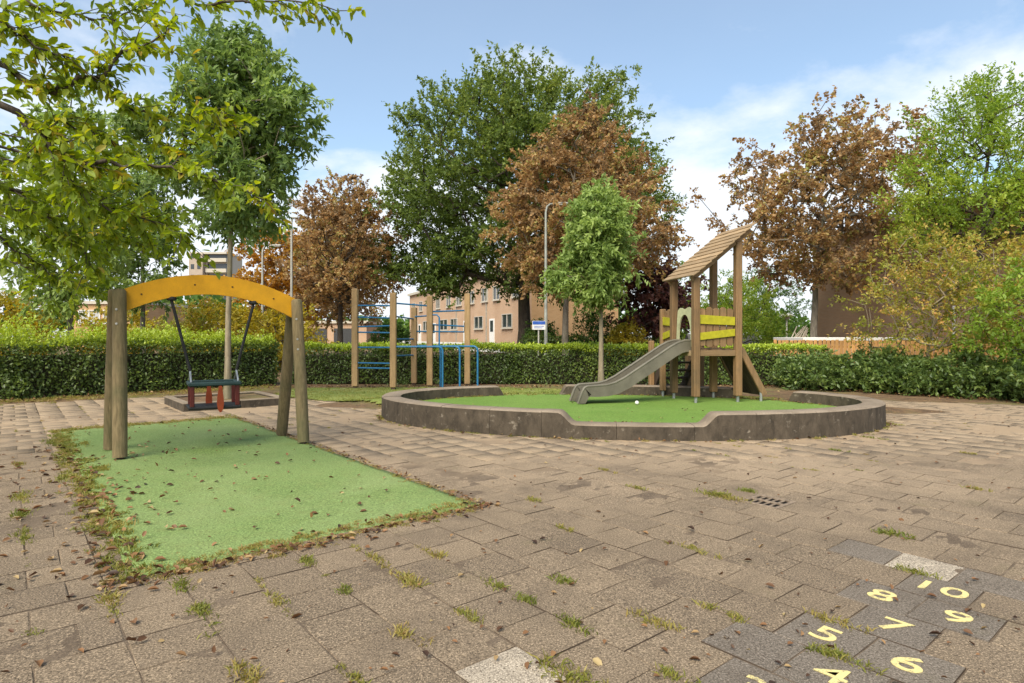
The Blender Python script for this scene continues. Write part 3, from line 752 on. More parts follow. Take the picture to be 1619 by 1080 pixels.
# ------------------------------------------------------------------ lawn
gxs = np.arange(-5.8, 5.4, .14); gys = np.arange(10.2, 15.6, .14); V = []; F = []; ix = {}
for y in gys:
    for x in gxs:
        j = Vector((x * 1.2, y * 1.2, 2)); xx = x + .25 * mnoise.noise(j); yy = y + .25 * mnoise.noise(j + Vector((7, 3, 0)))
        if inpoly(xx, yy, LAWN) and ring_e(x, y)[0] > .98:
            ix[round(x, 3), round(y, 3)] = len(V); V.append((x, y, .006 + mound(x, y) + .006 * mnoise.noise(Vector((x * 1.7, y * 1.7, 0)))))
for y in gys:
    for x in gxs:
        q = [ix.get((round(x + a, 3), round(y + b, 3))) for a, b in ((0, 0), (.14, 0), (.14, .14), (0, .14))]
        if None not in q: F.append(q)
me = np_mesh('lawn', V, F, smooth=True); me.materials.append(M['lawn']); tag(link(bpy.data.objects.new('lawn', me)), kind='structure')
LV = np.array(V)

# ------------------------------------------------------------------ planter with kerb round the first tree
e = empty('tree_planter', (PLANT[0], PLANT[1], 0), 'low square concrete tree planter behind the toddler swing', 'planter', GA)
for k in range(4):
    for q in (-1, 1):
        b = Matrix.Rotation(R(90) * k, 4, 'Z') @ Matrix.Translation((q * .40 - .04, .80, 0)); mb = MB().box((0, 0, .055), (.795, .14, .17), bev=.012)
        mb.v = [tuple(b @ Vector(v)) for v in mb.v]; mb.build('kerb_stone', 'concrete', e)
MB().box((0, 0, .04), (1.46, 1.46, .12)).build('soil', 'soil', e)

# ------------------------------------------------------------------ toddler swing
SO = Vector((-3.36, 6.87, 0))
e = empty('toddler_swing', SO, 'wooden toddler swing with arched yellow beam and four round posts', 'swing')
LT, RT_ = Vector((-4.12, 6.42, 1.62)), Vector((-2.60, 7.33, 1.58)); bd = (RT_ - LT); bd.z = 0; bd.normalize(); bn = Vector((-bd.y, bd.x, 0))
def post(b, t, r, over=.10):
    b = Vector(b) - SO; t = Vector(t) - SO; d = (t - b).normalized()
    o = MB().tube([b + d * .03, b + d * .5, t, t + d * over, t + d * (over + .018)], [r * 1.0, r * 1.04, r * .97, r * .95, r * .75], 20).build('post', 'post_round', e, smooth=50)
    MB().tube([b - Vector((0, 0, .05)), b + d * .04], [r * .5, r * .5], 10).build('ground_anchor', 'iron', o)
    return o
posts = []
for b, t in (((-3.97, 6.18, 0), (-4.09, 6.36, 1.63)), ((-4.41, 6.70, 0), (-4.25, 6.53, 1.64)), ((-2.42, 7.09, 0), (-2.565, 7.285, 1.58)), ((-2.90, 7.68, 0), (-2.68, 7.44, 1.59))):
    posts.append(post(b, t, .066))
for q, o in ((0, posts[0]), (2, posts[2])):
    p, t = (((-3.97, 6.18, 0), (-4.09, 6.36, 1.63)), None, ((-2.42, 7.09, 0), (-2.565, 7.285, 1.58)))[q]
    p = Vector(p) - SO; t = Vector(t) - SO; d = (t - p).normalized(); f = Vector((.15, -1, 0)).normalized()
    for zt in ((1.55, 1.40) if q == 0 else (1.48, 1.24, 1.12)):
        c = p + d * zt + f * .060; MB().tube([c, c + f * .012], [.014, .011], 10).build('bolt', 'bolt', o)
A = []; B = []; n = 28
for k in range(n + 1):
    t = k / n; c = LT.lerp(RT_, t) - SO; zc = c.z + .235 * (1 - (2 * t - 1) ** 2)
    sl_ = -.94 * (2 * t - 1) / 1.77
    nn = (Vector((0, 0, 1)) - bd * sl_).normalized(); c0 = Vector((c.x, c.y, zc)) - bn * .03
    A.append(c0 + nn * .108); B.append(c0 - nn * .108)
beam = MB().strip(A, B, bn * .06).build('beam', 'orange_beam', e, smooth=30)
for t in (.13, .42, .64, .885):
    k = int(t * n); c = (A[k] + B[k]) / 2; f = -bn; c = c + f * .0005
    MB().tube([c - f * .004, c + f * .004], [.011, .009], 8).build('bolt_hole', 'hole', beam)
sc_ = LT.lerp(RT_, .5) - SO + bn * .0
half = .235
def rope_top(t):
    k = int(round(t * n)); return (B[k] + bn * .03)
seat = MB().box((0, 0, 0), (2 * half + .06, .40, .035), Matrix((bd, bn, Vector((0, 0, 1)))).transposed(), bev=.012)
so_ = Vector((sc_.x, sc_.y, .475)); seat.v = [tuple(Vector(v) + so_) for v in seat.v]
seat = seat.build('seat', 'black_rubber', e)
bz = .735
rim = MB()
for s_ in (-1, 1):
    rim.beam(so_ + bd * (-half - .03) + bn * .19 * s_ + Vector((0, 0, bz - .475)), so_ + bd * (half + .03) + bn * .19 * s_ + Vector((0, 0, bz - .475)), .05, .045, bev=.012)
    rim.beam(so_ + bd * (half + .005) * s_ - bn * .17 + Vector((0, 0, bz - .475)), so_ + bd * (half + .005) * s_ + bn * .17 + Vector((0, 0, bz - .475)), .05, .045, bev=.012)
rim.build('seat_rim', 'seat_top', seat)
for s_ in (-1, 1):
    for v_ in (-.17, .17):
        b = so_ + bd * (half - .01) * s_ + bn * v_
        MB().beam(b + Vector((0, 0, .012)), b + Vector((0, 0, bz - .49)), .05, .045, up=bd, bev=.008).build('side_support', 'seat_red', seat)
for (of, v_) in ((-.035, .17), (.05, -.20)):
    b = so_ + bd * of + bn * v_
    q = [(0, .24), (.015, .235), (.030, .12), (.035, .04), (.026, -.02), (.010, -.05), (0, -.055)]
    poly = [b + bd * x + Vector((0, 0, z)) for x, z in q] + [b - bd * x + Vector((0, 0, z)) for x, z in q[-2:0:-1]]
    MB().prism([p - bn * .014 for p in poly], bn * .028).build('leg_divider', 'seat_orange', seat)
for t, s_ in ((.245, -1), (.755, 1)):
    a = rope_top(t); b = so_ + bd * half * s_ + Vector((0, 0, bz - .475 + .14))
    r = MB().tube([a - Vector((0, 0, .03)), a.lerp(b, .5) - Vector((0, 0, .012)), b], .0165, 8).build('hanging_arm', 'black_rubber', e, smooth=60)
    MB().box(a - Vector((0, 0, .012)), (.085, .075, .04), bev=.01).build('bearing', 'black_rubber', r)
    for v_ in (-.17, .17):
        MB().tube([b, so_ + bd * half * s_ + bn * v_ + Vector((0, 0, bz - .475 + .02))], .010, 6).build('chain', 'steel', r)

# ------------------------------------------------------------------ slide tower
TO = Vector((3.07, 10.2, .15)); TZ = R(12)
e = empty('slide_tower', TO, 'wooden play tower with sloping slat roof, lime rails and a grey slide', 'play tower', TZ)
S = .78; PW = .115
def rz_(u): return 2.10 + .80 * u
pst = {}
for nm, u, v, h in (('B', 0, 0, rz_(0)), ('D', 0, S, rz_(0)), ('A', S, 0, rz_(S)), ('C', S, S, rz_(S)), ('E', 0, 1.22, 1.62), ('E2', S, 1.22, 1.62), ('F', 0, 1.72, 1.03), ('F2', S, 1.72, 1.03)):
    w_ = PW if nm in 'ABCD' else .095
    o = MB().box2((u - w_ / 2, v - w_ / 2, .10), (u + w_ / 2, v + w_ / 2, h), bev=.012).build('post', 'tower_wood', e)
    MB().tube([(u, v, -.04), (u, v, .12)], .026, 10).build('foot', 'steel', o); pst[nm] = o
# platform: edge beams and planks
for (a, b) in (((PW / 2, 0), (S - PW / 2, 0)), ((PW / 2, 1.22), (S - PW / 2, 1.22))):
    MB().box2((a[0], a[1] - .035, .78), (b[0], b[1] + .035, .875), bev=.006).build('edge_beam', 'tower_wood_x', e)
for u in (0, S):
    for v0, v1 in ((PW / 2, S - PW / 2), (S + PW / 2, 1.22 - .05)):
        MB().box2((u - .035, v0, .78), (u + .035, v1, .872), bev=.006).build('edge_beam', 'tower_wood_y', e)
for k in range(9):
    v = .055 + k * .132; MB().box2((.062, v, .878), (S - .062, v + .122, .905), bev=.004).build('floor_plank', 'tower_wood_x', e)
# front guard panel and left landing panel
def guard(origin, ax, n_, w_, label_front):
    ax = Vector(ax); o3 = Vector(origin); nrm = Vector((ax.y, -ax.x, 0)); L_ = n_ * w_ + (n_ - 1) * .018
    for k in range(n_):
        s0 = k * (w_ + .018); tp = 1.585 + (.028 if k % 2 else 0) + random.uniform(-.01, .01); bt = .955 - (.02 if k % 2 else 0)
        poly = [(s0, bt + .02), (s0 + .02, bt), (s0 + w_ - .02, bt), (s0 + w_, bt + .02), (s0 + w_, tp - .03), (s0 + w_ * .7, tp), (s0 + w_ * .3, tp), (s0, tp - .03)]
        MB().prism([o3 + ax * x + Vector((0, 0, z)) for x, z in poly], nrm * -.024).build('slat', 'tower_wood', e)
    for (z0, z1, z2, z3) in ((1.475, 1.325, 1.44, 1.30), (1.17, 1.05, 1.24, 1.12)):
        poly = [(-.02, z0), (L_ + .02, z2), (L_ + .02, z3), (-.02, z1)]
        MB().prism([o3 + ax * x + Vector((0, 0, z)) + nrm * .002 for x, z in poly], nrm * .026).build('rail', 'lime', e)
guard((PW / 2 + .012, .0, 0), (1, 0, 0), 5, .110, True)
guard((0, 1.165, 0), (0, -1, 0), 3, .095, False)
guard((S, S + .065, 0), (0, 1, 0), 3, .095, False)
# arched entry panel over the slide: wavy top, tall oval opening
out_p = []; in_p = []; n = 24
for k in range(n + 1):
    a = math.pi * k / n; v = .39 - .305 * math.cos(a)
    out_p.append((0, v, .93 + .62 * min(1, 6 * (1 - abs(math.cos(a))) + .0) + .05 * math.sin(a) + .018 * math.cos(6 * a) if 0 < k < n else .93))
    in_p.append((0, .39 - .215 * math.cos(a), 1.02 + .47 * math.sin(a) ** .8 if 0 < k < n else .93))
MB().strip(out_p, in_p, (.022, 0, 0)).build('arch_panel', 'arch', e, smooth=25)
# roof: two rafters and lapped planks
u0, u1 = -.13, 1.02
for v in (-.02, S + .02):
    MB().beam((u0 + .04, v, rz_(u0 + .04) + .035), (u1 - .02, v, rz_(u1 - .02) + .035), .04, .085, bev=.004).build('rafter', 'tower_wood_x', e)
roof = None; NP = 11; sl_dir = Vector((1, 0, .80)).normalized(); sl_n = Vector((-.80, 0, 1)).normalized(); tot = (u1 - u0) * math.hypot(1, .80); pw = tot / NP
for k in range(NP):
    c = Vector((u0, S / 2, rz_(u0) + .115)) + sl_dir * (pw * (k + .5)) ; tilt = Matrix.Rotation(math.atan(.80) * -1 + R(7), 3, 'Y')
    MB().box(c, (pw * 1.12, S + .34 + random.uniform(-.012, .012), .024), tilt, bev=.004).build('roof_plank', 'tower_wood_y', e)
# stairs at the back
for s_ in (.075, S - .075):
    MB().beam((s_, 1.17, .86), (s_, 1.86, .04), .045, .16, bev=.006).build('stringer', 'tower_dark', e)
for k in range(5):
    t = (k + .6) / 5.2; MB().box((S / 2, 1.19 + .66 * t, .86 - .80 * t), (S - .19, .17, .035), bev=.005).build('tread', 'tower_dark', e)
# climbing ramp on the other side
for k in range(5):
    v0 = .075 + k * .127; p0 = Vector((S + .06, v0 + .06, .86)); p1 = Vector((S + .50, v0 + .06, .10))
    MB().beam(p0, p1, .122, .025, up=(1, 0, .6), bev=.004).build('ramp_board', 'tower_dark', e)
for v in (.03, S - .03):
    o = MB().beam((S + .075, v, .90), (S + .53, v, .10), .05, .11, up=(1, 0, .6), bev=.008).build('ramp_side', 'tower_wood', e)
    MB().tube([(S + .46, v, -.04), (S + .46, v, .19)], .024, 10).build('foot', 'steel', o)
# slide
rim = [(.03, 1.04), (-.10, 1.04), (-.22, 1.01), (-.36, .94), (-.60, .79), (-.90, .605), (-1.20, .42), (-1.36, .345), (-1.50, .31), (-1.68, .298), (-1.84, .292), (-1.89, .27), (-1.93, .20), (-2.00, .015)]
def off2(P, d):
    o = []
    for i, (x, z) in enumerate(P):
        a = P[max(0, i - 1)]; b = P[min(len(P) - 1, i + 1)]; tx, tz = b[0] - a[0], b[1] - a[1]; l = math.hypot(tx, tz); dd = d[i] if hasattr(d, '__len__') else d
        nxx, nzz = -tz / l, tx / l                      # left normal; rim runs towards -x so this points down
        o.append((x + nxx * dd, z + nzz * dd))
    return o
dep = [.19] * 8 + [.185, .18, .17, .155, .14, .13]
lowr = off2(rim, dep); bed = off2(rim, [q * .62 for q in dep]); lowr[-1] = (lowr[-1][0], .012); bed[-1] = (bed[-1][0], .018)
v0, v1 = .16, .62
sl = MB().strip([(x, v0 + .03, z) for x, z in bed], [(x, v1 - .03, z) for x, z in bed], (0, 0, -.02)).build('slide_bed', 'slide_bed', e, smooth=50)
for v in (v0, v1 - .035):
    sd_ = MB().strip([(x, v, z) for x, z in rim], [(x, v, z) for x, z in lowr], (0, .035, 0)).build('slide_side', 'slide_side', sl, smooth=50)
    MB().tube([(x, v + .0175, z) for x, z in rim], .024, 8).build('rolled_edge', 'slide_side', sl, smooth=60)
o = MB(); bm = bmesh.new(); bmesh.ops.create_icosphere(bm, subdivisions=3, radius=.032)
me = bpy.data.meshes.new('small_ball'); bm.to_mesh(me); bm.free(); me.polygons.foreach_set('use_smooth', np.ones(len(me.polygons), bool)); me.materials.append(M['ball'])
o = link(bpy.data.objects.new('small_ball', me)); p = GP(1007, 637, .18); o.location = (p.x, p.y, .183)
tag(o, 'small white ball lying on the green mat before the slide', 'ball')

# ------------------------------------------------------------------ climbing frame with blue bars
CO = Vector((-2.4, 15.0, 0))
e = empty('climbing_frame', CO, 'climbing frame of five tan square posts joined by thin blue bars on the lawn', 'climbing frame')
P = {1: (-3.83, 14.9, 2.43), 2: (-2.83, 14.55, 2.30), 3: (-2.55, 15.9, 2.02), 4: (-2.04, 15.15, 2.27), 5: (-1.14, 15.6, 2.36)}
for k, (x, y, h) in P.items():
    o = MB().box2((x - .072 - CO.x, y - .072 - CO.y, .05), (x + .072 - CO.x, y + .072 - CO.y, h), bev=.014).build('post', 'post_tan', e)
    MB().box((x - CO.x, y - CO.y, .0), (.09, .09, .12)).build('foot', 'iron', o)
def bar(a, b, za, zb, r=.019, ext=0):
    p = Vector((P[a][0], P[a][1], za)) - CO; q = Vector((P[b][0], P[b][1], zb)) - CO; MB().tube([p, q], r, 8).build('bar', 'blue', e, smooth=60)
for za, zb in ((2.02, 2.0), (1.74, 1.70), (1.50, 1.52), (1.37, 1.35), (1.0, 1.0), (.62, .62), (.50, .50)): bar(1, 2, za, zb)
bar(2, 4, 2.06, 2.02); bar(2, 3, 1.75, 1.72); bar(2, 3, .80, .78); bar(3, 4, 1.78, 1.78); bar(4, 5, 1.88, 1.93); bar(4, 5, 1.56, 1.52); bar(3, 5, 1.40, 1.38); bar(2, 3, 1.2, 1.2)
def hoop(start, bx, by, z, r=.024, foot=0.0):
    s = Vector(start) - CO; c = Vector((bx, by, z)) - CO; d = Vector((c.x - s.x, c.y - s.y, 0)); ln = d.length; d.normalize(); R_ = .11; pts = [s]
    for k in range(7):
        a = R(90) * k / 6; pts.append(c - d * R_ + d * R_ * math.sin(a) + Vector((0, 0, -R_ + R_ * math.cos(a))))
    pts.append(Vector((c.x, c.y, foot - .03))); MB().tube(pts, r, 10).build('parallel_bar', 'blue', e, smooth=60)
hoop((P[2][0], P[2][1], 1.02), -1.66, 14.6, 1.02); hoop((P[3][0], P[3][1], 1.02), -1.83, 15.6, 1.02); hoop((P[4][0], P[4][1], 1.02), -1.28, 14.95, 1.02); hoop((P[5][0] - .5, P[5][1] - .2, 1.02), -.85, 15.1, 1.02)
MB().tube([Vector((P[4][0], P[4][1], 1.80)) - CO, Vector((-1.86, 15.1, 1.80)) - CO, Vector((-1.80, 15.1, 1.74)) - CO, Vector((-1.80, 15.1, 1.02)) - CO], .02, 8).build('bar', 'blue', e, smooth=60)

# ------------------------------------------------------------------ hedges
def hedge(name, label, pts, h, th, seed, leaf='lf_hedge', dens=520, size=.075, sprout=0.0, light_top=.55, rough=.07, z0=.0, cat='hedge', group=None):
    rg = np.random.default_rng(seed); pts = [Vector((*p, 0)) for p in pts]; org = np.array(pts[0].lerp(pts[-1], .5))
    e = empty(name, tuple(org), label, cat, group=group)
    Pn, Dn, Nn, Sn, Rn = [], [], [], [], []; core = MB()
    for k in range(len(pts) - 1):
        a, b = pts[k], pts[k + 1]; L = (b - a).length; d = (b - a) / L; nn = Vector((d.y, -d.x, 0))      # towards the camera for left-to-right paths
        D3 = np.array(d); N3 = np.array(nn); A3 = np.array(a)
        core.beam(a + Vector((0, 0, z0 + h / 2 - .13)), b + Vector((0, 0, z0 + h / 2 - .13)), th - .42, h - .26)
        def put(n, s, t, z, nrm, top):
            p = A3 + D3 * s[:, None] + N3 * t[:, None]; p[:, 2] = z
            bump = np.array([mnoise.noise(Vector(q) * 2.3) for q in p]) * rough * 2 + np.array([mnoise.noise(Vector(q) * 7.0) for q in p]) * rough + rg.normal(size=n) * .025 - .01
            p = p + nrm * bump[:, None]
            dd = unit(nrm * .45 + rg.normal(size=(n, 3)) * .65 + np.array([0, 0, -.25 if not top else .25])); N_ = unit(nrm * .9 + np.array([0, 0, .55]) + rg.normal(size=(n, 3)) * .45)
            Pn.append(p); Dn.append(dd); Nn.append(N_); Sn.append(size * rg.uniform(.65, 1.3, n))
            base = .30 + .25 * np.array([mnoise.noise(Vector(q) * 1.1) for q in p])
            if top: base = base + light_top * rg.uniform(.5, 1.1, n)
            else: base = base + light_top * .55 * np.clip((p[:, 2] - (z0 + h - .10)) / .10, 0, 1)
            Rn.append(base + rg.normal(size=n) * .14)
        for sg in (1, -1):
            n = int(L * h * dens * (1.0 if sg > 0 else .5)); z = z0 + rg.uniform(.02, h, n)
            put(n, rg.uniform(-.22 if k else 0, L + (.22 if k < len(pts) - 2 else 0), n), np.full(n, sg * (th / 2 - .03)) - sg * np.abs(rg.normal(size=n)) * .05, z, N3 * sg, False)
        n = int(L * th * dens * 1.1); put(n, rg.uniform(0, L, n), rg.uniform(-th / 2, th / 2, n), np.full(n, z0 + h - .03), np.array([0, 0, 1.]), True)
        if sprout > 0:
            m = int(L * 150); s = rg.uniform(0, L, m); t = rg.uniform(-th / 2, th / 2, m); c = A3 + D3 * s[:, None] + N3 * t[:, None]; c[:, 2] = z0 + h - .05
            hh = np.array([sprout * (.55 + .6 * mnoise.noise(Vector((q[0] * .9, q[1] * .9, 4)))) for q in c])
            P2, D2, N2, S2, R2 = shoots(c, np.tile([[0, 0, 1.]], (m, 1)), rg, 1, 9, 1.0, .02, up=.6, out=.9, wild=.22, droop=.0, size=size * .95, tint=np.full(m, .85))
            # scale each shoot to its own height
            base = np.repeat(c, 9, 0); P2 = base + (P2 - base) * np.repeat(np.maximum(hh, .05), 9)[:, None]
            Pn.append(P2); Dn.append(D2); Nn.append(N2); Sn.append(S2); Rn.append(R2 * .3 + .70)
    for (p, dr) in ((pts[0], pts[0] - pts[1]), (pts[-1], pts[-1] - pts[-2])):
        dr = np.array(dr.normalized()); n = int(th * h * dens); s = np.zeros(n)
        t = rg.uniform(-th / 2, th / 2, n); q = np.array(p) + np.array([dr[1], -dr[0], 0])[None] * t[:, None] + dr * rg.normal(size=(n, 1)) * .04; q[:, 2] = z0 + rg.uniform(.05, h, n)
        Pn.append(q); Dn.append(unit(dr * .4 + rg.normal(size=(n, 3)) * .6)); Nn.append(unit(dr + np.array([0, 0, .5]) + rg.normal(size=(n, 3)) * .4)); Sn.append(size * rg.uniform(.7, 1.2, n)); Rn.append(.3 + rg.normal(size=n) * .15)
    core.v = [tuple(Vector(v) - Vector(org)) for v in core.v]; core.build('inner_twigs', 'core', e)
    me = leaf_mesh('foliage', np.concatenate(Pn) - org, np.concatenate(Dn), np.concatenate(Nn), np.concatenate(Sn), np.concatenate(Rn), .55, .1)
    part('foliage', me, leaf, e); return e

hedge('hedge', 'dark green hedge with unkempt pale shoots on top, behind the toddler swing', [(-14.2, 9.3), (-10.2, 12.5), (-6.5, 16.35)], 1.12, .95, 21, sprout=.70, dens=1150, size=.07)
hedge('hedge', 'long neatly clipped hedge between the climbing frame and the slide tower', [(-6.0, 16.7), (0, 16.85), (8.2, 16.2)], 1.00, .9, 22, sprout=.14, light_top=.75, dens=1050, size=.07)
hedge('hedge', 'low dark hedge along the brick gable, beyond the long clipped hedge', [(.8, 30.5), (7.6, 30.8)], 1.25, .9, 23, dens=150, size=.13, light_top=.2)

# mound of ground-cover shrubs on the right: several plants
def shrub(name, label, base, prof, h, leaf, seed, clumps, size, cat='shrub', **kw):
    args = dict(ns=4, nl=9, L=.22, rc=.10, up=.35, out=.7, wild=.6, hollow=.35, lump=.22, trunk_top=.6, tipr=.005, kinks=.5)
    args.update(kw)
    return tree(name, label, base, prof, .05, h, kw.pop('trunk_r', .03) if False else .03, leaf, 'bark_dark', seed, clumps=clumps, size=size, cat=cat, **args)
dome = [(0, .85), (.3, 1.0), (.6, .9), (.85, .6), (1, .2)]
def sc(prof, k): return [(t, w_ * k) for t, w_ in prof]
GC = [((7.6, 15.0), .95, .74, 'rounded'), ((8.9, 14.5), 1.0, .82, 'broad'), ((9.9, 13.2), 1.0, .80, 'dense'), ((10.7, 11.8), 1.05, .84, 'spreading'), ((9.0, 13.9), .8, .62, 'small')]
GL = ['leafy green ground-cover bush at the end of the clipped hedge', 'broad dark ground-cover bush under the amber shrub', 'dense dark green bush between the amber shrub and the paving', 'spreading dark green bush at the far right edge of the paving', 'small green bush in front of the amber shrub']
for q, ((p, w_, h, _), lb) in enumerate(zip(GC, GL)):
    shrub('ground_cover_bush', lb, (p[0], p[1], 0), sc(dome, w_), h, 'lf_low', 60 + q, 260, .105, cat='bush', group='ground cover bushes on the right')

# ------------------------------------------------------------------ trees
tree('young_ash', 'young ash tree with dense oval crown growing from the planter behind the toddler swing', (PLANT[0] + .05, PLANT[1], .08),
     [(0, .3), (.12, .7), (.35, 1.0), (.6, 1.08), (.8, .85), (.93, .5), (1, .2)], 3.25, 6.85, .062, 'lf_ash', 'bark_tan', 101, clumps=190, ns=6, nl=17, L=.40, rc=.15, size=.14,
     up=.10, wild=.6, droop=.35, shift=(.26, 0), lump=.30, hollow=.6, wr=.42, lobes=((-6.55, 11.2, 5.15, .42, 13), (-6.25, 11.3, 4.5, .4, 8)), tipr=.006, group='young ash trees', trunk_top=.9, kinks=.15)
tree('young_ash', 'young ash tree in fresh green leaf in front of the hedge, beside the slide', (2.26, 15.5, .02),
     [(0, .25), (.12, .52), (.35, .78), (.6, .74), (.82, .52), (1, .16)], 2.2, 5.0, .072, 'lf_ash2', 'bark_tan', 102, clumps=200, ns=6, nl=16, L=.34, rc=.12, size=.14,
     up=.12, wild=.6, droop=.35, lump=.42, lumpf=2.0, hollow=.6, wr=.42, lobes=((1.25, 15.3, 2.75, .35, 12),), tipr=.006, group='young ash trees', trunk_top=.9, kinks=.15)
tree('young_ash', 'young ash tree behind the hedge on the far left, half hidden by near branches', (-12.3, 17.0, 0),
     [(0, .6), (.2, 1.3), (.5, 1.5), (.8, 1.0), (1, .3)], 2.1, 8.2, .09, 'lf_ash2', 'bark_grey', 103, clumps=200, ns=4, nl=15, L=.45, rc=.16, size=.19,
     up=.1, wild=.6, droop=.3, lump=.25, wr=.42, tipr=.007, group='young ash trees', trunk_top=.9)
tree('young_ash', 'slim green ash tree left of the far apartment block', (-13.3, 22.0, 0),
     [(0, .6), (.2, 1.0), (.5, 1.1), (.8, .8), (1, .3)], 2.6, 7.6, .1, 'lf_ash', 'bark_grey', 104, clumps=130, ns=4, nl=14, L=.4, rc=.16, size=.2,
     up=.1, wild=.6, droop=.3, lump=.22, wr=.45, tipr=.007, group='young ash trees', trunk_top=.9)
tree('oak_tree', 'huge dark green oak tree towering over the brick houses', (.75, 36.0, 0),
     [(0, 4.0), (.12, 6.6), (.3, 7.8), (.5, 8.0), (.7, 7.4), (.85, 6.1), (.95, 4.6), (1, 3.0)], 4.2, 16.2, .42, 'lf_oak', 'bark_dark', 105, clumps=880, ns=6, nl=22, L=.95, rc=.42, size=.215,
     up=.5, out=.85, wild=.5, droop=.08, lump=.10, hollow=.42, squash=.8, wr=.55, tipr=.022, trunk_top=.8, lumpf=2.0, lobes=((-4.0, 34.0, 4.2, 1.3, 22), (-6.5, 35, 5.2, 1.5, 22)), tintfn=lambda x, y, z: .18 + .45 * (z - 5) / 13 + .12 * (x > 0), rmax=.16)  # light on the crown's top and right painted into the leaf tint
tree('copper_maple', 'copper brown maple in front of the great oak, behind the street lamp', (2.42, 28.0, 0),
     [(0, 1.8), (.12, 3.3), (.3, 4.0), (.5, 3.8), (.7, 3.0), (.88, 1.8), (1, .8)], 3.7, 11.2, .17, 'lf_copper', 'bark_grey', 106, clumps=440, ns=6, nl=25, L=.6, rc=.28, size=.14,
     up=.15, wild=.65, droop=.2, shift=(.75, 0), lump=.26, hollow=.45, wr=.75, tipr=.015, group='copper maples', lumpf=1.8, rmax=.09)
tree('purple_plum', 'dark purple-leaved tree low behind the slide tower', (7.2, 31.0, 0),
     [(0, 1.2), (.3, 1.9), (.6, 1.7), (1, .6)], 1.6, 4.9, .12, 'lf_purple', 'bark_dark', 107, clumps=150, ns=4, nl=12, L=.5, rc=.25, size=.22, wr=.7, tipr=.014)
tree('copper_maple', 'airy copper maple with forked trunk, standing against the sky right of the tower', (12.35, 25.0, 0),
     [(0, 2.4), (.12, 3.4), (.35, 3.9), (.6, 4.0), (.78, 3.5), (.9, 2.3), (1, 1.0)], 3.5, 10.3, .17, 'lf_copper', 'bark_grey', 108, clumps=390, ns=6, nl=18, L=.5, rc=.22, size=.13,
     up=.1, wild=.75, droop=.2, shift=(.45, 0), lump=.30, hollow=.6, wr=.8, tipr=.018, group='copper maples', lumpf=2.4, trunk_top=.5, holes=.5, rmax=.12, kinks=.4)
tree('copper_maple', 'brown-leaved maple with dark trunk left of the climbing frame', (-9.7, 34.5, 0),
     [(0, 1.8), (.15, 2.8), (.4, 3.3), (.65, 2.8), (.85, 1.7), (1, .7)], 3.2, 10.0, .17, 'lf_copper', 'bark_dark', 109, clumps=270, ns=5, nl=24, L=.6, rc=.28, size=.15,
     lump=.3, hollow=.5, wr=.75, tipr=.016, group='copper maples', lumpf=1.8, holes=.25, rmax=.1)
tree('orange_maple', 'orange autumn tree behind the yellow swing beam', (-14.4, 38.0, 0),
     [(0, 1.8), (.3, 2.8), (.6, 2.6), (.85, 1.6), (1, .6)], 2.4, 7.9, .16, 'lf_orange', 'bark_grey', 110, clumps=180, ns=5, nl=15, L=.6, rc=.3, size=.20, lump=.3, wr=.7, tipr=.016, holes=.2)
tree('copper_maple', 'darker brown maple between the two thin lamp posts and the climbing frame', (-12.4, 44.0, 0),
     [(0, 2.2), (.3, 3.4), (.6, 3.2), (.85, 2.0), (1, .7)], 2.4, 10.4, .2, 'lf_copper', 'bark_dark', 111, clumps=220, ns=5, nl=15, L=.7, rc=.36, size=.23, lump=.3, wr=.7, tipr=.018, group='copper maples', holes=.2)
tree('locust_tree', 'light green feathery tree with upswept branches at the right edge', (14.7, 19.3, 0),
     [(0, 2.3), (.12, 2.8), (.35, 2.7), (.6, 2.3), (.8, 1.7), (1, .8)], 4.4, 9.2, .14, 'lf_lime', 'bark_dark', 112, clumps=360, ns=5, nl=16, L=.75, rc=.16, size=.125,
     up=.75, out=.75, wild=.35, droop=.05, shift=(.5, 0), lump=.3, hollow=.55, wr=.45, tipr=.012, trunk_top=.75, lumpf=2.4, holes=.25, rmax=.06)
tree('amber_shrub', 'multi-stemmed shrub tree turning amber and orange, right of the clipped hedge', (9.75, 14.3, 0),
     [(0, 1.3), (.15, 1.8), (.4, 1.9), (.65, 1.6), (.85, 1.1), (1, .5)], .95, 3.75, .06, 'lf_amber', 'bark_tan', 113, clumps=235, ns=4, nl=11, L=.36, rc=.12, size=.078,
     up=.25, wild=.6, droop=.1, lump=.3, hollow=.6, wr=.55, tipr=.006, trunk_top=.35, cat='shrub', squash=.8, lumpf=2.2, rmax=.032, shift=(.1, 0), kinks=.6)
tree('amber_shrub', 'amber and green shrub at the right picture edge, behind the ground-cover bushes', (12.2, 14.3, 0),
     [(0, 1.0), (.2, 1.6), (.5, 1.8), (.8, 1.3), (1, .5)], .9, 3.6, .06, 'lf_amber', 'bark_tan', 114, clumps=210, ns=4, nl=9, L=.36, rc=.15, size=.10,
     lump=.3, hollow=.6, wr=.55, tipr=.006, trunk_top=.35, cat='shrub', rmax=.035, tintfn=lambda x, y, z: .25 + .1 * z)
tree('green_shrub', 'tall loose green shrub at the right picture edge in front of the amber shrub', (10.6, 12.6, 0),
     [(0, .7), (.25, 1.05), (.55, 1.1), (.8, .75), (1, .35)], .5, 2.75, .035, 'lf_lime', 'bark_dark', 115, clumps=170, ns=4, nl=9, L=.32, rc=.12, size=.095,
     up=.5, lump=.35, hollow=.6, wr=.5, tipr=.005, trunk_top=.4, cat='shrub', tintfn=lambda x, y, z: .1 + .08 * z)
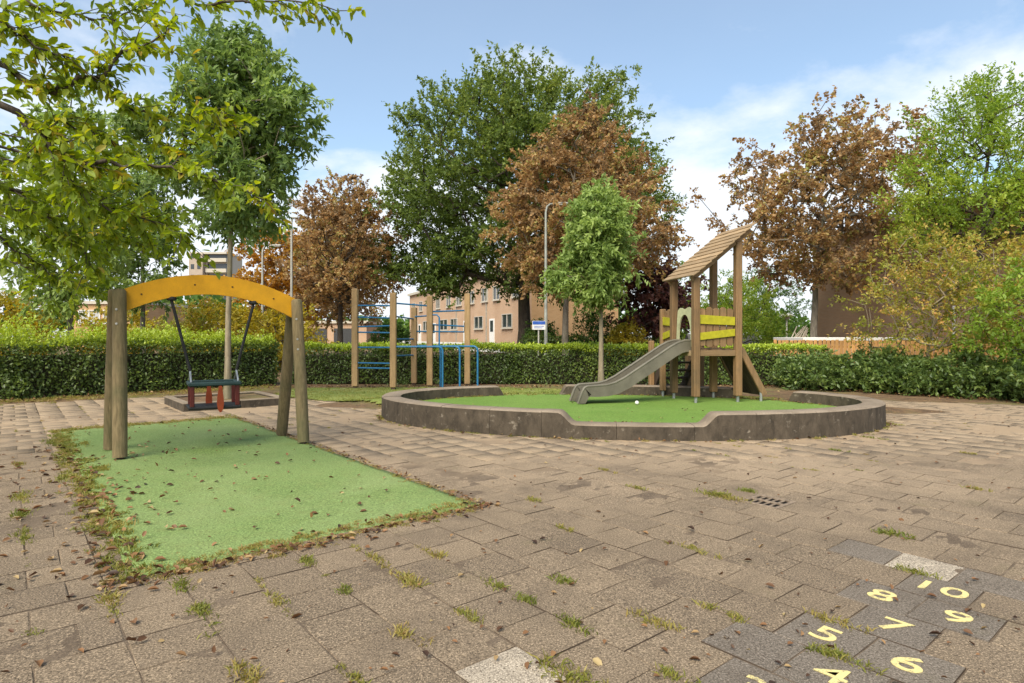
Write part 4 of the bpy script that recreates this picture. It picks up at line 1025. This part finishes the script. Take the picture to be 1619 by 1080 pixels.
YB = [((-19.5, 24.0), 1.7, 3.1, 'lf_yellow', 'yellow-leaved shrub beyond the hedge at the far left'), ((-16.2, 25.0), 1.5, 2.6, 'lf_yellow', 'smaller yellow shrub beyond the hedge, left of the swing posts'),
      ((-10.9, 24.0), 1.6, 2.5, 'lf_yellow', 'golden shrub seen under the left half of the yellow beam'), ((-8.9, 23.0), 1.5, 2.6, 'lf_yellow', 'yellow-green shrub seen under the right half of the yellow beam'),
      ((-13.2, 26.0), 1.5, 2.7, 'lf_amber', 'amber shrub between the two golden ones behind the swing'), ((4.4, 32.5), 1.6, 2.6, 'lf_mid', 'dark green shrub against the orange gable wall'),
      ((5.6, 29.6), .8, 1.85, 'lf_yellow', 'small bright yellow shrub left of the slide tower, beyond the hedge'), ((12.4, 33.0), 2.3, 4.7, 'lf_lime', 'yellow-green round tree behind the slide tower roof posts'),
      ((18.6, 44.0), 3.0, 6.2, 'lf_mid', 'green round tree between the tower and the forked copper maple'), ((10.0, 36.0), 2.1, 5.4, 'lf_lime', 'pale green tree seen through the slide tower'),
      ((15.2, 41.0), 2.4, 5.0, 'lf_lime', 'yellow-green tree behind the mushroom lamp'), ((-7.9, 40.0), 1.3, 2.2, 'lf_mid', 'round green bush in front of the houses, left of the climbing frame'), ((1.7, 34.2), .9, 1.9, 'lf_mid', 'ivy-green bush at the foot of the great oak')]
for q, ((x, y), w_, h, lf, lb) in enumerate(YB):
    tree('background_shrub', lb, (x, y, 0), sc(dome, w_), .25, h, .06, lf, 'bark_dark', 200 + q, clumps=int(60 + 32 * w_ * h ** .5), ns=5, nl=12, L=.35, rc=.18, size=.13, lump=.3, hollow=.5, tipr=.01, cat='shrub', group='shrubs beyond the hedges', trunk_top=.5)

# near overhanging tree: trunk stands outside the picture on the left
def near_tree():
    rg = np.random.default_rng(5); base = Vector((-6.6, 4.3, 0))
    e = empty('cherry_tree', base, 'cherry tree whose yellow-green leafy branches hang into the upper left corner', 'tree')
    B0 = np.array(base); segs = MB(); P, D, N, S_, Rn = [], [], [], [], []
    trunk = [base + Vector((0, 0, -.1)), base + Vector((.03, .02, 1.0)), base + Vector((.12, .08, 2.0)), base + Vector((.2, .2, 2.9)), base + Vector((.3, .3, 4.0)), base + Vector((.35, .35, 5.2))]
    segs.tube([p - base for p in trunk], [.17, .14, .13, .11, .08, .05], 12)
    def leaves_on(pts, n, spread, tint, size=.085):
        pts = np.array([tuple(p) for p in pts]); k = rg.integers(0, len(pts) - 1, n); t = rg.uniform(0, 1, (n, 1)); p = pts[k] * (1 - t) + pts[k + 1] * t
        d = unit(pts[k + 1] - pts[k]); sd_ = rg.normal(size=(n, 3)); dd = unit(d * .55 + sd_ * .6 + np.array([0, 0, -.38]))
        P.append(p + rg.normal(size=(n, 3)) * spread); D.append(dd); N.append(unit(np.array([0, 0, 1.]) + rg.normal(size=(n, 3)) * .45)); S_.append(size * rg.uniform(.7, 1.25, n)); Rn.append(np.clip(tint + rg.normal(size=n) * .16, 0, 1))
    def twig(p, d, L, n, tint, r=.0045):
        pts = [p]; q = p.copy(); dv = d.normalized()
        for k in range(4):
            dv = (dv + Vector(rg.normal(size=3)) * .16 + Vector((0, 0, -.05))).normalized(); q = q + dv * L / 4; pts.append(q.copy())
        segs.tube([x - base for x in pts], [r, r * .85, r * .7, r * .5, r * .3], 5); leaves_on(pts, n, .012, tint)
        return pts
    def branch(pix, r0, ntw, nlf, tl=.40, tint=.5, root=None):
        pts = [W(*q) for q in pix]; fine = []
        if root is not None: pts = [root] + pts
        for i in range(len(pts) - 1):
            for k in range(4): fine.append(pts[i].lerp(pts[i + 1], k / 4) + Vector(rg.normal(size=3)) * .018)
        fine.append(pts[-1]); n = len(fine); rad = [r0 * (1 - .85 * k / (n - 1)) for k in range(n)]
        segs.tube([p - base for p in fine], rad, 7)
        i0 = 5 if root is not None else 1
        ntw = int(ntw * 1.35)
        for k in range(ntw):
            t = i0 + (n - 1 - i0) * ((k + rg.uniform(0, 1)) / ntw); i = min(int(t), n - 2); p = fine[i].lerp(fine[i + 1], t - int(t))
            d = (fine[i + 1] - fine[i]).normalized(); sd_ = Vector(rg.normal(size=3)); sd_ = (sd_ - d * sd_.dot(d)).normalized(); sd_.z *= .6
            twig(p, d * .75 + sd_ * .8, tl * rg.uniform(.5, 1.25), nlf, tint + rg.normal() * .13)
        leaves_on(fine[i0:], nlf * 2, .02, tint)
    T = lambda z: base + Vector((.2, .15, z))
    branch([(-150, 60, 4.6), (0, 95, 4.7), (60, 140, 4.8), (95, 140, 4.8), (160, 115, 4.8), (195, 85, 4.9), (245, 60, 4.9), (275, 45, 5.0)], .032, 20, 16, root=T(3.0), tint=.55)
    branch([(-160, 130, 4.5), (0, 165, 4.6), (60, 205, 4.7), (85, 240, 4.7), (110, 258, 4.7), (190, 262, 4.8), (270, 262, 4.9), (330, 282, 4.9), (425, 318, 5.0)], .034, 34, 17, root=T(2.6), tint=.55)
    branch([(85, 240, 4.7), (120, 295, 4.9), (180, 335, 5.0), (240, 352, 5.1), (290, 372, 5.2)], .014, 20, 16, tint=.5)
    branch([(-150, -60, 5.6), (60, -25, 5.6), (220, -8, 5.6), (310, 4, 5.5), (400, 2, 5.5), (470, -2, 5.4), (535, 18, 5.4)], .026, 22, 12, root=T(4.0), tint=.5, tl=.3)
    branch([(-160, 240, 4.6), (0, 290, 4.9), (60, 325, 5.1), (110, 370, 5.3), (150, 430, 5.4)], .026, 22, 16, root=T(2.2), tint=.4)
    branch([(-150, -20, 4.4), (0, 30, 4.5), (60, 70, 4.6), (110, 92, 4.7)], .024, 16, 15, root=T(3.3), tint=.6)
    branch([(160, 115, 4.8), (175, 150, 4.9), (230, 185, 5.0), (300, 180, 5.1), (350, 178, 5.1)], .012, 14, 13, tint=.55, tl=.32)
    branch([(-180, 300, 5.2), (-40, 360, 5.6), (40, 400, 5.8), (90, 440, 5.9)], .022, 20, 16, root=T(1.9), tint=.35)
    branch([(-100, 10, 5.4), (40, 5, 5.5), (110, 25, 5.6), (180, 30, 5.7), (240, 10, 5.7)], .02, 16, 14, root=T(3.6), tint=.45)
    branch([(-120, 200, 6.0), (40, 240, 6.2), (110, 300, 6.3), (180, 330, 6.4), (235, 350, 6.4)], .022, 24, 16, root=T(2.6), tint=.42)
    branch([(-120, 260, 6.4), (30, 330, 6.6), (100, 360, 6.7), (170, 385, 6.8)], .022, 22, 16, root=T(2.3), tint=.38)
    for (x0, y0, dd) in ((20, 215, 5.6), (50, 265, 5.9), (15, 345, 5.7), (70, 310, 6.2), (120, 345, 6.5), (30, 415, 6.3)): branch([(x0 - 170, y0 - 30, dd), (x0, y0, dd + .1), (x0 + 60, y0 + 25, dd + .2), (x0 + 115, y0 + 45, dd + .3)], .014, 12, 15, tint=.4, root=T(2.5))
    branch([(60, 205, 4.7), (100, 195, 4.9), (150, 215, 5.0), (210, 235, 5.1)], .011, 12, 14, tint=.5, tl=.35)
    branch([(270, 262, 4.9), (290, 235, 5.0), (330, 215, 5.1), (360, 185, 5.1)], .009, 10, 12, tint=.6, tl=.28)
    me = segs.mesh('trunk'); me.polygons.foreach_set('use_smooth', np.ones(len(me.polygons), bool)); part('trunk', me, 'bark_dark', e)
    me = leaf_mesh('crown', np.concatenate(P) - B0, np.concatenate(D), np.concatenate(N), np.concatenate(S_), np.concatenate(Rn), .52, .06, True)
    part('crown', me, 'lf_near', e)
near_tree()

# ------------------------------------------------------------------ buildings
def wall_frame(o3, d, nrm):                       # helpers to place things on a facade: s along, z up, depth outwards
    o3 = Vector(o3); d = Vector(d).normalized(); nrm = Vector(nrm).normalized(); rot = Matrix((d, nrm, Vector((0, 0, 1)))).transposed()
    def put(mb, s, z, w_, h, dep, off): return mb.box(o3 + d * s + nrm * off + Vector((0, 0, z)), (w_, dep, h), rot)
    return put
def window(e, put, s, z, w_, h, mull=1, frame='frame_cream', glass='glass'):
    f = MB(); t = .075
    put(f, s, z + h / 2 - t / 2, w_, t, .10, .05); put(f, s, z - h / 2 + t / 2, w_, t, .10, .05)
    for q in range(mull + 2): put(f, s - w_ / 2 + t / 2 + (w_ - t) * q / (mull + 1), z, t, h - 2 * t, .10, .051)
    o = f.build('window', frame, e); put2 = MB(); put(put2, s, z, w_ - .1, h - .1, .02, .012); put2.build('pane', glass, o)
    sl_ = MB(); put(sl_, s, z - h / 2 - .06, w_ + .16, .09, .2, .09); sl_.build('sill', 'fascia', o)
def door(e, put, s, z, w_, h):
    f = MB(); put(f, s, z, w_, h, .08, .04); o = f.build('door', 'white', e)
    q = MB(); put(q, s, z + h * .22, w_ * .62, h * .42, .02, .088); q.build('pane', 'glass', o)
# terraced houses behind the oak
c0 = Vector((1.4, 52.0, 0)); fd = Vector((-.395, .919, 0)).normalized(); fn = Vector((-fd.y, fd.x, 0)) ; fn = fn if fn.y < 0 else -fn
gd = -fn * 1.0; gd = Vector((fd.y, -fd.x, 0)); LEN, DEP, HH = 42.0, 9.0, 7.3
e = empty('terraced_houses', c0, 'row of flat-roofed pink brick terraced houses behind the climbing frame', 'house')
def quadwall(name, mat, a, b, z0, z1, th, inward): return MB().prism([a + Vector((0, 0, z0)), b + Vector((0, 0, z0)), b + inward * th + Vector((0, 0, z0)), a + inward * th + Vector((0, 0, z0))], (0, 0, z1 - z0)).build(name, mat, e)
Z = Vector((0, 0, 0)); iw = -fn
quadwall('front_wall', 'brick_pink', Z + fd * .0, Z + fd * LEN, -.2, HH, .3, iw)
quadwall('gable_wall', 'brick_orange', Z + iw * .302, Z + iw * DEP, -.2, HH, .3, fd)
rb = MB(); rb.prism([Z - fd * .25 - iw * .35 + Vector((0, 0, HH)), Z + fd * LEN - iw * .35 + Vector((0, 0, HH)), Z + fd * LEN + iw * DEP + Vector((0, 0, HH)), Z - fd * .25 + iw * DEP + Vector((0, 0, HH))], (0, 0, .32)); rb.build('roof_edge', 'fascia', e)
put = wall_frame(Z, fd, fn)
for s, w_ in ((4.6, 2.4), (12.2, 2.6), (20.5, 2.6), (24.6, 3.2), (33, 2.4), (38.5, 2.4)): window(e, put, s, 2.75, w_, 1.3)
for s in (8.4, 16.4, 28.8, 36): door(e, put, s, 1.75, 1.25, 2.6)
for s in (2.6, 7.2, 10.4, 14.4, 18.6, 22.6, 27, 31, 35.4, 39.4): window(e, put, s, 5.5, 1.7, 1.35)
for s in (.7, 9.9, 19.6, 29.9): b = MB(); put(b, s, 3.6, .11, 7.2, .11, .06); b.build('drainpipe', 'lamp_grey', e)
b = MB(); put(b, 18, .35, 40, .75, .25, 3.0); o = b.build('garden_wall', 'white', e)
# brick building on the right
c1 = Vector((15.3, 31.0, 0)); e = empty('brick_building', c1, 'red-brown brick building with plain side wall behind the amber shrub', 'building')
fd = Vector((.12, -.99, 0)).normalized(); fn = Vector((-1, -.12, 0)).normalized(); HH = 6.05
def Q(name, mat, pts, z0, z1): return MB().prism([Vector((*p, z0)) for p in pts], (0, 0, z1 - z0)).build(name, mat, e)
a, b = Vector((0, 0, 0)), fd * 13.5; iw = -fn
Q('side_wall', 'brick_red', [(a).to_2d(), b.to_2d(), (b + iw * .3).to_2d(), (a + iw * .3).to_2d()], -.2, HH)
Q('front_wall', 'brick_red', [(b + iw * .302).to_2d(), (b + iw * 9).to_2d(), (b + iw * 9 - fd * .3).to_2d(), (b + iw * .302 - fd * .3).to_2d()], -.2, HH)
Q('back_wall', 'brick_red', [(a + iw * .302).to_2d(), (a + iw * 9).to_2d(), (a + iw * 9 + fd * .3).to_2d(), (a + iw * .302 + fd * .3).to_2d()], -.2, HH)
Q('roof_edge', 'fascia', [(a - fd * .2 - iw * .2).to_2d(), (b + fd * .2 - iw * .2).to_2d(), (b + fd * .2 + iw * 9.2).to_2d(), (a - fd * .2 + iw * 9.2).to_2d()], HH, HH + .28)
MB().tube([fd * 8.6 + fn * .08 + Vector((0, 0, 0)), fd * 8.6 + fn * .08 + Vector((0, 0, HH))], .05, 8).build('drainpipe', 'white', e)
e = empty('garden_shed', (14.0, 24.6, 0), 'low shed with pale flat roof edge in front of the brick building', 'shed')
MB().box((0, 0, .55), (5.4, 2.4, 1.1)).build('wall', 'brick_red', e); MB().box((0, 0, 1.17), (5.8, 2.7, .14), bev=.02).build('roof', 'white', e)
e = empty('garden_shed', (12.2, 35.5, 0), 'small shed with grey pitched roof beyond the hedge, right of the tower', 'shed')
MB().box((-.6, -1.6, .35), (3.4, 1.6, .7)).build('wall', 'brick_red', e)
MB().prism([(-2.5, -2.6, .70), (-2.5, -.6, .70), (-2.5, -1.6, 1.42)], (3.8, 0, 0)).build('roof', 'roof_felt', e)
# house on the far left and low houses beside the brown maples
e = empty('far_house', (-41, 62, 0), 'brick house with a white window strip at the far left, beyond the yellow shrubs', 'house')
MB().box((0, 4, 2.3), (7.0, 8, 4.6)).build('wall', 'brick_orange', e); MB().box((0, 4, 4.75), (7.4, 8.4, .3)).build('roof_edge', 'fascia', e)
put = wall_frame((0, 0, 0), (1, 0, 0), (0, -1, 0))
for s in (-1.9, .6): window(e, put, s, 3.3, 2.2, 1.4, frame='white', glass='curtain')
e = empty('garage_block', (-17.6, 60, 0), 'low brick garage block with dark doors behind the brown maples', 'garage')
MB().box((0, 3, 1.3), (6.6, 6, 2.6)).build('wall', 'brick_pink', e); MB().box((0, 3, 2.72), (7, 6.4, .25)).build('roof_edge', 'fascia', e)
put = wall_frame((0, 0, 0), (1, 0, 0), (0, -1, 0))
for s in (-1.7, 1.2): b = MB(); put(b, s, 1.05, 2.2, 2.1, .08, .04); b.build('garage_door', 'dark_frame', e)
# apartment tower
e = empty('apartment_block', (-84.5, 170, 0), 'far buff brick apartment block rising above the yellow swing beam', 'building')
MB().box((-3.6, 5, 12.2), (3.8, 10, 24.6)).build('wall', 'brick_tower', e)
MB().box((1.42, 6.5, 12.2), (6.2, 9, 24.4)).build('wall', 'fascia', e)
MB().box((-.5, 5.8, 24.75), (10.4, 10.6, .5)).build('roof_edge', 'fascia', e)
for k in range(8):
    z = 2.2 + k * 2.95
    o = MB().box((1.5, 1.45, z), (5.8, 1.1, 1.05)).build('balcony', 'fascia', e)
    MB().box((1.5, 1.93, z + 1.3), (5.4, .12, 1.4)).build('window', 'glass', e)
    for x in (-4.5, -2.7): MB().box((x, -.03, z + 1.0), (.9, .1, 1.3)).build('window', 'glass', e)

# ------------------------------------------------------------------ wooden fence on the right
fa, fb = Vector((8.4, 19.6, 0)), Vector((14.4, 16.6, 0)); n = 58; d = (fb - fa) / n; dn = d.normalized()
e = empty('wooden_fence', fa, 'orange-brown wooden board fence between the clipped hedge and the amber shrub', 'fence')
me_b = MB().box((0, 0, .58), (.095, .02, 1.16), bev=.004).mesh('board'); ang = math.atan2(d.y, d.x)
for k in range(n):
    part('board', me_b, 'fence_wood', e, tuple(d * (k + .5) + Vector((0, 0, random.uniform(-.015, .015)))), (random.uniform(-.01, .01), random.uniform(-.012, .012), ang))
nn = Vector((-dn.y, dn.x, 0))
for z in (.25, .95): MB().beam(nn * .033 + Vector((0, 0, z)), fb - fa + nn * .033 + Vector((0, 0, z)), .04, .07).build('fence_rail', 'fence_wood', e)

# ------------------------------------------------------------------ lamps and sign
def street_lamp(label, x, y, h, arm, mat='lamp_grey', r=.07, side=1, head=True):
    e = empty('street_lamp', (x, y, 0), label, 'street lamp', group='street lamps')
    if arm:
        pts = [(0, 0, -.1), (0, 0, 1.2), (0, 0, h - .35), (side * .05, 0, h - .12), (side * .17, 0, h - .02), (side * .32, 0, h), (side * arm, 0, h + .01)]
        MB().tube(pts, [r, r * .95, r * .62, r * .58, r * .55, r * .52, r * .48], 12).build('pole', mat, e, smooth=60)
        hd = MB().box((side * (arm + .2), 0, h + .005), (.46, .16, .09), bev=.03).build('lamp_head', mat, e)
        MB().box((side * (arm + .22), 0, h - .045), (.32, .12, .03), bev=.01).build('lamp_glass', 'lamp_glass', hd)
    else:
        MB().tube([(0, 0, -.1), (0, 0, 1.2), (0, 0, h)], [r, r * .95, r * .6], 12).build('pole', mat, e, smooth=60)
        MB().box((.12, 0, h + .03), (.4, .14, .08), bev=.03).build('lamp_head', mat, e)
    return e
street_lamp('grey street lamp with curved arm in front of the copper maple', (863 - CX) / FPX * 24, 24, 6.5, .45, 'lamp_green')
street_lamp('thin street lamp with curved arm above the yellow swing beam', (415 - CX) / FPX * 30, 30, 5.75, .5, 'lamp_grey', .07)
street_lamp('straight pale lamp post rising behind the right end of the yellow beam', (461 - CX) / FPX * 28, 28, 6.7, 0, 'lamp_grey', .07)
e = empty('mushroom_lamp', (17.1, 38, 0), 'short path lamp with mushroom-shaped cap, right of the slide tower', 'path lamp')
MB().tube([(0, 0, -.05), (0, 0, 2.35)], [.055, .05], 10).build('pole', 'lamp_grey', e, smooth=60)
o = MB().tube([(0, 0, 2.35), (0, 0, 2.38), (0, 0, 2.55)], [.10, .16, .19], 16).build('lamp_glass', 'lamp_glass', e, smooth=60)
MB().tube([(0, 0, 2.55), (0, 0, 2.58), (0, 0, 2.66), (0, 0, 2.74)], [.44, .45, .34, .10], 20).build('cap', 'lamp_grey', o, smooth=40)
sx, sy = (852 - CX) / FPX * 23.4, 23.4
e = empty('notice_sign', (sx, sy, 0), 'small blue and white notice board beside the curved street lamp', 'sign', R(14))
MB().tube([(0, .04, -.1), (0, .04, 1.86)], .03, 8).build('post', 'lamp_grey', e)
o = MB().box((0, 0, 1.70), (.52, .025, .34), bev=.005).build('board', 'white', e)
MB().box((0, -.0145, 1.795), (.50, .004, .13)).build('blue_band', 'sign_blue', o)
for k, w_ in enumerate((.40, .34)): MB().box((-.25 + .05 + w_ / 2, -.0145, 1.665 - k * .06), (w_, .003, .022)).build('text_line', 'sign_blue', o)
# leaning pale poles by the forked maple
e = empty('leaning_poles', (12.1, 26.2, 0), 'bundle of pale peeled poles leaning round the trunk of the forked copper maple', 'poles')
for k in range(16):
    a = random.uniform(-1.5, 1.3); t = Vector((random.uniform(-.1, .5), -.3, 1.55 + random.uniform(-.3, .2)))
    MB().tube([(a - .2, -.9 + random.uniform(-.3, .3), 0), tuple(Vector((a * .5, -.6, .8))), tuple(t)], [.035, .03, .022], 6).build('pole', 'pale_pole', e)
# far wood on the horizon
rg = np.random.default_rng(77); n = 420; ang = rg.uniform(R(-62), R(62), n); dist = rg.uniform(105, 135, n)
C = np.stack([np.sin(ang) * dist, np.cos(ang) * dist, rg.uniform(.5, 1.0, n) * (4.2 + 2.2 * np.sin(ang * 9) + 1.2 * np.sin(ang * 23))], 1)
P, D, N, s, rnd = shoots(C, np.tile([[0, -.6, .8]], (n, 1)), rg, 7, 10, 2.4, 1.0, size=1.1)
o = part('woodland', leaf_mesh('woodland', P, D, N, s, rnd, .8), 'lf_mid', None); tag(o, 'far belt of green trees along the horizon', 'woodland', kind='stuff')

# ------------------------------------------------------------------ weeds, grass and fallen leaves
def ground_z(x, y):
    u, v = mat_uv(np.array([x, y]))
    if abs(u) < ML / 2 - .02 and abs(v) < MW / 2 - .02: return .018
    if ring_e(x, y)[0] < .94: return .155
    return .002 + mound(x, y)
def blades(name, C, H, n_per, spread, seed, tint, lean=.55):
    rg = np.random.default_rng(seed); n = len(C) * n_per; c = np.repeat(C, n_per, 0); h = np.repeat(H, n_per) * rg.uniform(.4, 1.15, n); sp = np.repeat(spread, n_per)
    p = c.copy(); p[:, :2] += rg.normal(size=(n, 2)) * sp[:, None]
    d = unit(np.concatenate([rg.normal(size=(n, 2)) * lean, np.ones((n, 1))], 1)); sd_ = unit(np.cross(d, rg.normal(size=(n, 3)))); wd = (h * .045 + .0012)[:, None]
    mid = p + d * (h * .55)[:, None]; tip = p + d * h[:, None] + np.concatenate([d[:, :2], np.zeros((n, 1))], 1) * (h * .5)[:, None] - np.array([0, 0, 1]) * (h * .12)[:, None]
    V = np.stack([p - sd_ * wd * .7, p + sd_ * wd * .7, mid + sd_ * wd, mid - sd_ * wd, tip], 1).reshape(-1, 3); i = np.arange(n)[:, None] * 5
    F = np.concatenate([i + [[0, 1, 2]], i + [[0, 2, 3]], i + [[3, 2, 4]]], 1).reshape(-1, 3)
    r = np.clip(np.repeat(tint, n_per) + rg.normal(size=n) * .15, 0, 1)
    me = np_mesh(name, V, F, np.repeat(r, 3)); o = part(name, me, 'grass', None); return tag(o, kind='stuff')
rg = np.random.default_rng(31); C = []; H = []; SP = []; TT = []
def tuft(x, y, h, sp, t, k=1, joint=False):
    if joint:                                                            # grow along the nearest paving joint
        q = np.array([x, y]) - ANCH; a = q @ E1; b = q @ E2; a = (math.floor(a / PITCH) + .5) * PITCH; x, y = ANCH + E1 * a + E2 * b
    for _ in range(k):
        if joint: s1, s2 = rg.normal() * sp * .35, rg.normal() * sp * 2.0; xx, yy = np.array([x, y]) + E1 * s1 + E2 * s2
        else: xx, yy = x + rg.normal() * sp, y + rg.normal() * sp
        C.append((xx, yy, ground_z(xx, yy) - .006)); H.append(h); SP.append(sp * .55); TT.append(t)
for px, py, s in [(640, 925, 1.5), (615, 1008, 1), (690, 875, .9), (590, 890, .9), (480, 890, 1), (900, 985, 1.1), (1045, 985, 1.1), (1135, 980, .9), (730, 985, .8), (600, 1055, .8), (435, 1045, 1.2), (905, 1070, 1.8), (1350, 1020, 1.2),
                  (1150, 783, 2.0), (1140, 790, 1.4), (1405, 850, 1.5), (1300, 980, 1), (1195, 775, 1.0), (1540, 715, .8), (1450, 900, 1), (870, 920, .8), (330, 970, 1), (205, 945, 1.2), (60, 785, 1.6), (75, 760, 1.6), (20, 735, 1.2), (320, 965, .8),
                  (1100, 870, .9), (1315, 715, .8), (1540, 770, .8), (260, 935, 1), (400, 960, .7), (560, 930, .7), (780, 925, .8), (820, 960, .8), (920, 830, .7), (850, 790, .9), (1010, 770, .8), (1380, 690, 1), (1400, 670, 1.2), (960, 745, .8), (1060, 1075, .9), (1310, 1035, .8), (70, 700, 1.6), (120, 705, 1.2), (35, 850, 1.2), (25, 815, 1.4), (150, 745, 1.6)]:
    p = GP(px, py)
    tuft(p.x, p.y, .024 + .012 * s, .024 * s + .008, rg.uniform(.15, .7), int(7 * s) + 2, joint=True)
for _ in range(650):                                                    # weeds in random joints
    k = keep[rg.integers(len(keep))]; p = k[0] + (E1 if rg.uniform() < .5 else E2) * PITCH * .5 * rg.choice([-1, 1]) + E2 * rg.uniform(-.12, .12) * (1 if rg.uniform() < .5 else 0)
    if mnoise.noise(Vector((p[0] * .5, p[1] * .5, 8))) < -.05 + .35 * rg.uniform(): continue
    tuft(p[0], p[1], rg.uniform(.012, .028), .02, rg.uniform(.2, .95), 3, joint=True)
for _ in range(320):                                                    # overgrown edges of the swing mat
    u = rg.uniform(-ML / 2, ML / 2); p = MATC + E2 * u - E1 * (MW / 2 + .02 + rg.normal() * .055); tuft(p[0], p[1], rg.uniform(.02, .055), .03, rg.uniform(.1, .75), 2)
for _ in range(260):
    v = rg.uniform(-MW / 2, MW / 2) ; p = MATC - E2 * (ML / 2 + rg.normal() * .06) + E1 * v; tuft(p[0], p[1], rg.uniform(.012, .03), .025, rg.uniform(.4, 1), 2)
for _ in range(200):
    u = rg.uniform(-ML / 2, ML / 2); p = MATC + E2 * u + E1 * (MW / 2 + rg.normal() * .035); tuft(p[0], p[1], rg.uniform(.01, .022), .02, rg.uniform(.5, 1), 2)
for _ in range(160):
    v = rg.uniform(-MW / 2, MW / 2); p = MATC + E2 * (ML / 2 + rg.normal() * .12) + E1 * v; tuft(p[0], p[1], rg.uniform(.02, .05), .04, rg.uniform(.3, .9), 2)
for _ in range(420):                                                    # foot of the kerb wall, inside and out
    a = rg.uniform(0, 2 * math.pi); of = rg.choice([.17, -.17]); x, y = ring_pt(a, of + rg.normal() * .03 * (1 if of > 0 else -1)); tuft(x, y, rg.uniform(.015, .045), .025, rg.uniform(.2, .8), 2)
for _ in range(420):                                                    # strip before the hedge
    t = rg.uniform(0, 1); x = -11.5 + 5.5 * t + rg.normal() * .3; y = 10.6 + 5.0 * t - .3 + rg.normal() * .45; tuft(x, y, rg.uniform(.03, .07), .05, rg.uniform(.3, 1), 2)
blades('weeds', np.array(C), np.array(H), 14, np.array(SP), 41, np.array(TT))
rg = np.random.default_rng(33); k = rg.integers(0, len(LV), 5200); Cl = LV[k] + np.concatenate([rg.uniform(-.07, .07, (5200, 2)), np.full((5200, 1), -.01)], 1)
blades('grass', Cl, rg.uniform(.025, .06, 5200), 5, np.full(5200, .03), 42, np.clip(.35 + .5 * np.array([mnoise.noise(Vector((q[0] * .8, q[1] * .8, 1))) for q in Cl]) + rg.normal(size=5200) * .1, 0, 1))

rg = np.random.default_rng(51); L_ = []
def fallen(x, y, s=1.0): L_.append((x, y, ground_z(x, y) + .006, s))
for _ in range(170):
    u = rg.uniform(-ML / 2 - .1, ML / 2 - 1.6); p = MATC + E2 * u - E1 * (MW / 2 + .05 + rg.normal() * .10); fallen(*p)
for _ in range(230):
    v = rg.uniform(-MW / 2 - .2, MW / 2 + .1); p = MATC - E2 * (ML / 2 + .06 + rg.normal() * .05) + E1 * v; fallen(p[0], p[1], .7)
for _ in range(260):
    u = rg.uniform(-ML / 2, ML / 2); p = MATC + E2 * u + E1 * (MW / 2 + .02 + rg.normal() * .03); fallen(p[0], p[1], .55)
for _ in range(95): p = MATC + E2 * rg.uniform(-.5, .5) * ML + E1 * rg.uniform(-.5, .5) * MW; fallen(p[0], p[1], .8)
for _ in range(500): x, y = rg.uniform(-5.5, -1.5), rg.uniform(2.3, 7.0); fallen(x, y, .8) if x < -.55 * y else None
for _ in range(520): y = 2.1 + 8 * rg.uniform() ** 1.4; x = rg.uniform(-.9, .9) * y; fallen(x, y, rg.uniform(.35, .75))
for _ in range(1700):
    t = rg.uniform(0, 1); x = -12 + 24 * t; y = (16.1 if abs(x) < 6.5 else (16.3 - (abs(x) - 6.5) * 1.08)) - abs(rg.normal()) * .45 - .3; fallen(x, y, 1.0)
for _ in range(300): a = rg.uniform(0, 2 * math.pi); x, y = ring_pt(a, rg.choice([.19, -.2]) + rg.normal() * .04); fallen(x, y, .8)
Q_ = np.array(L_); n = len(Q_); Pp = Q_[:, :3].copy(); Pp[:, 2] += rg.uniform(0, .008, n)
D = unit(np.concatenate([rg.normal(size=(n, 2)), rg.normal(size=(n, 1)) * .22], 1)); N = unit(np.concatenate([rg.normal(size=(n, 2)) * .35, np.ones((n, 1))], 1))
me = leaf_mesh('fallen_leaves', Pp, D, N, Q_[:, 3] * rg.uniform(.035, .075, n), rg.uniform(0, 1, n) ** .9, .6, .16, True)
tag(part('fallen_leaves', me, 'litter', None), kind='stuff')
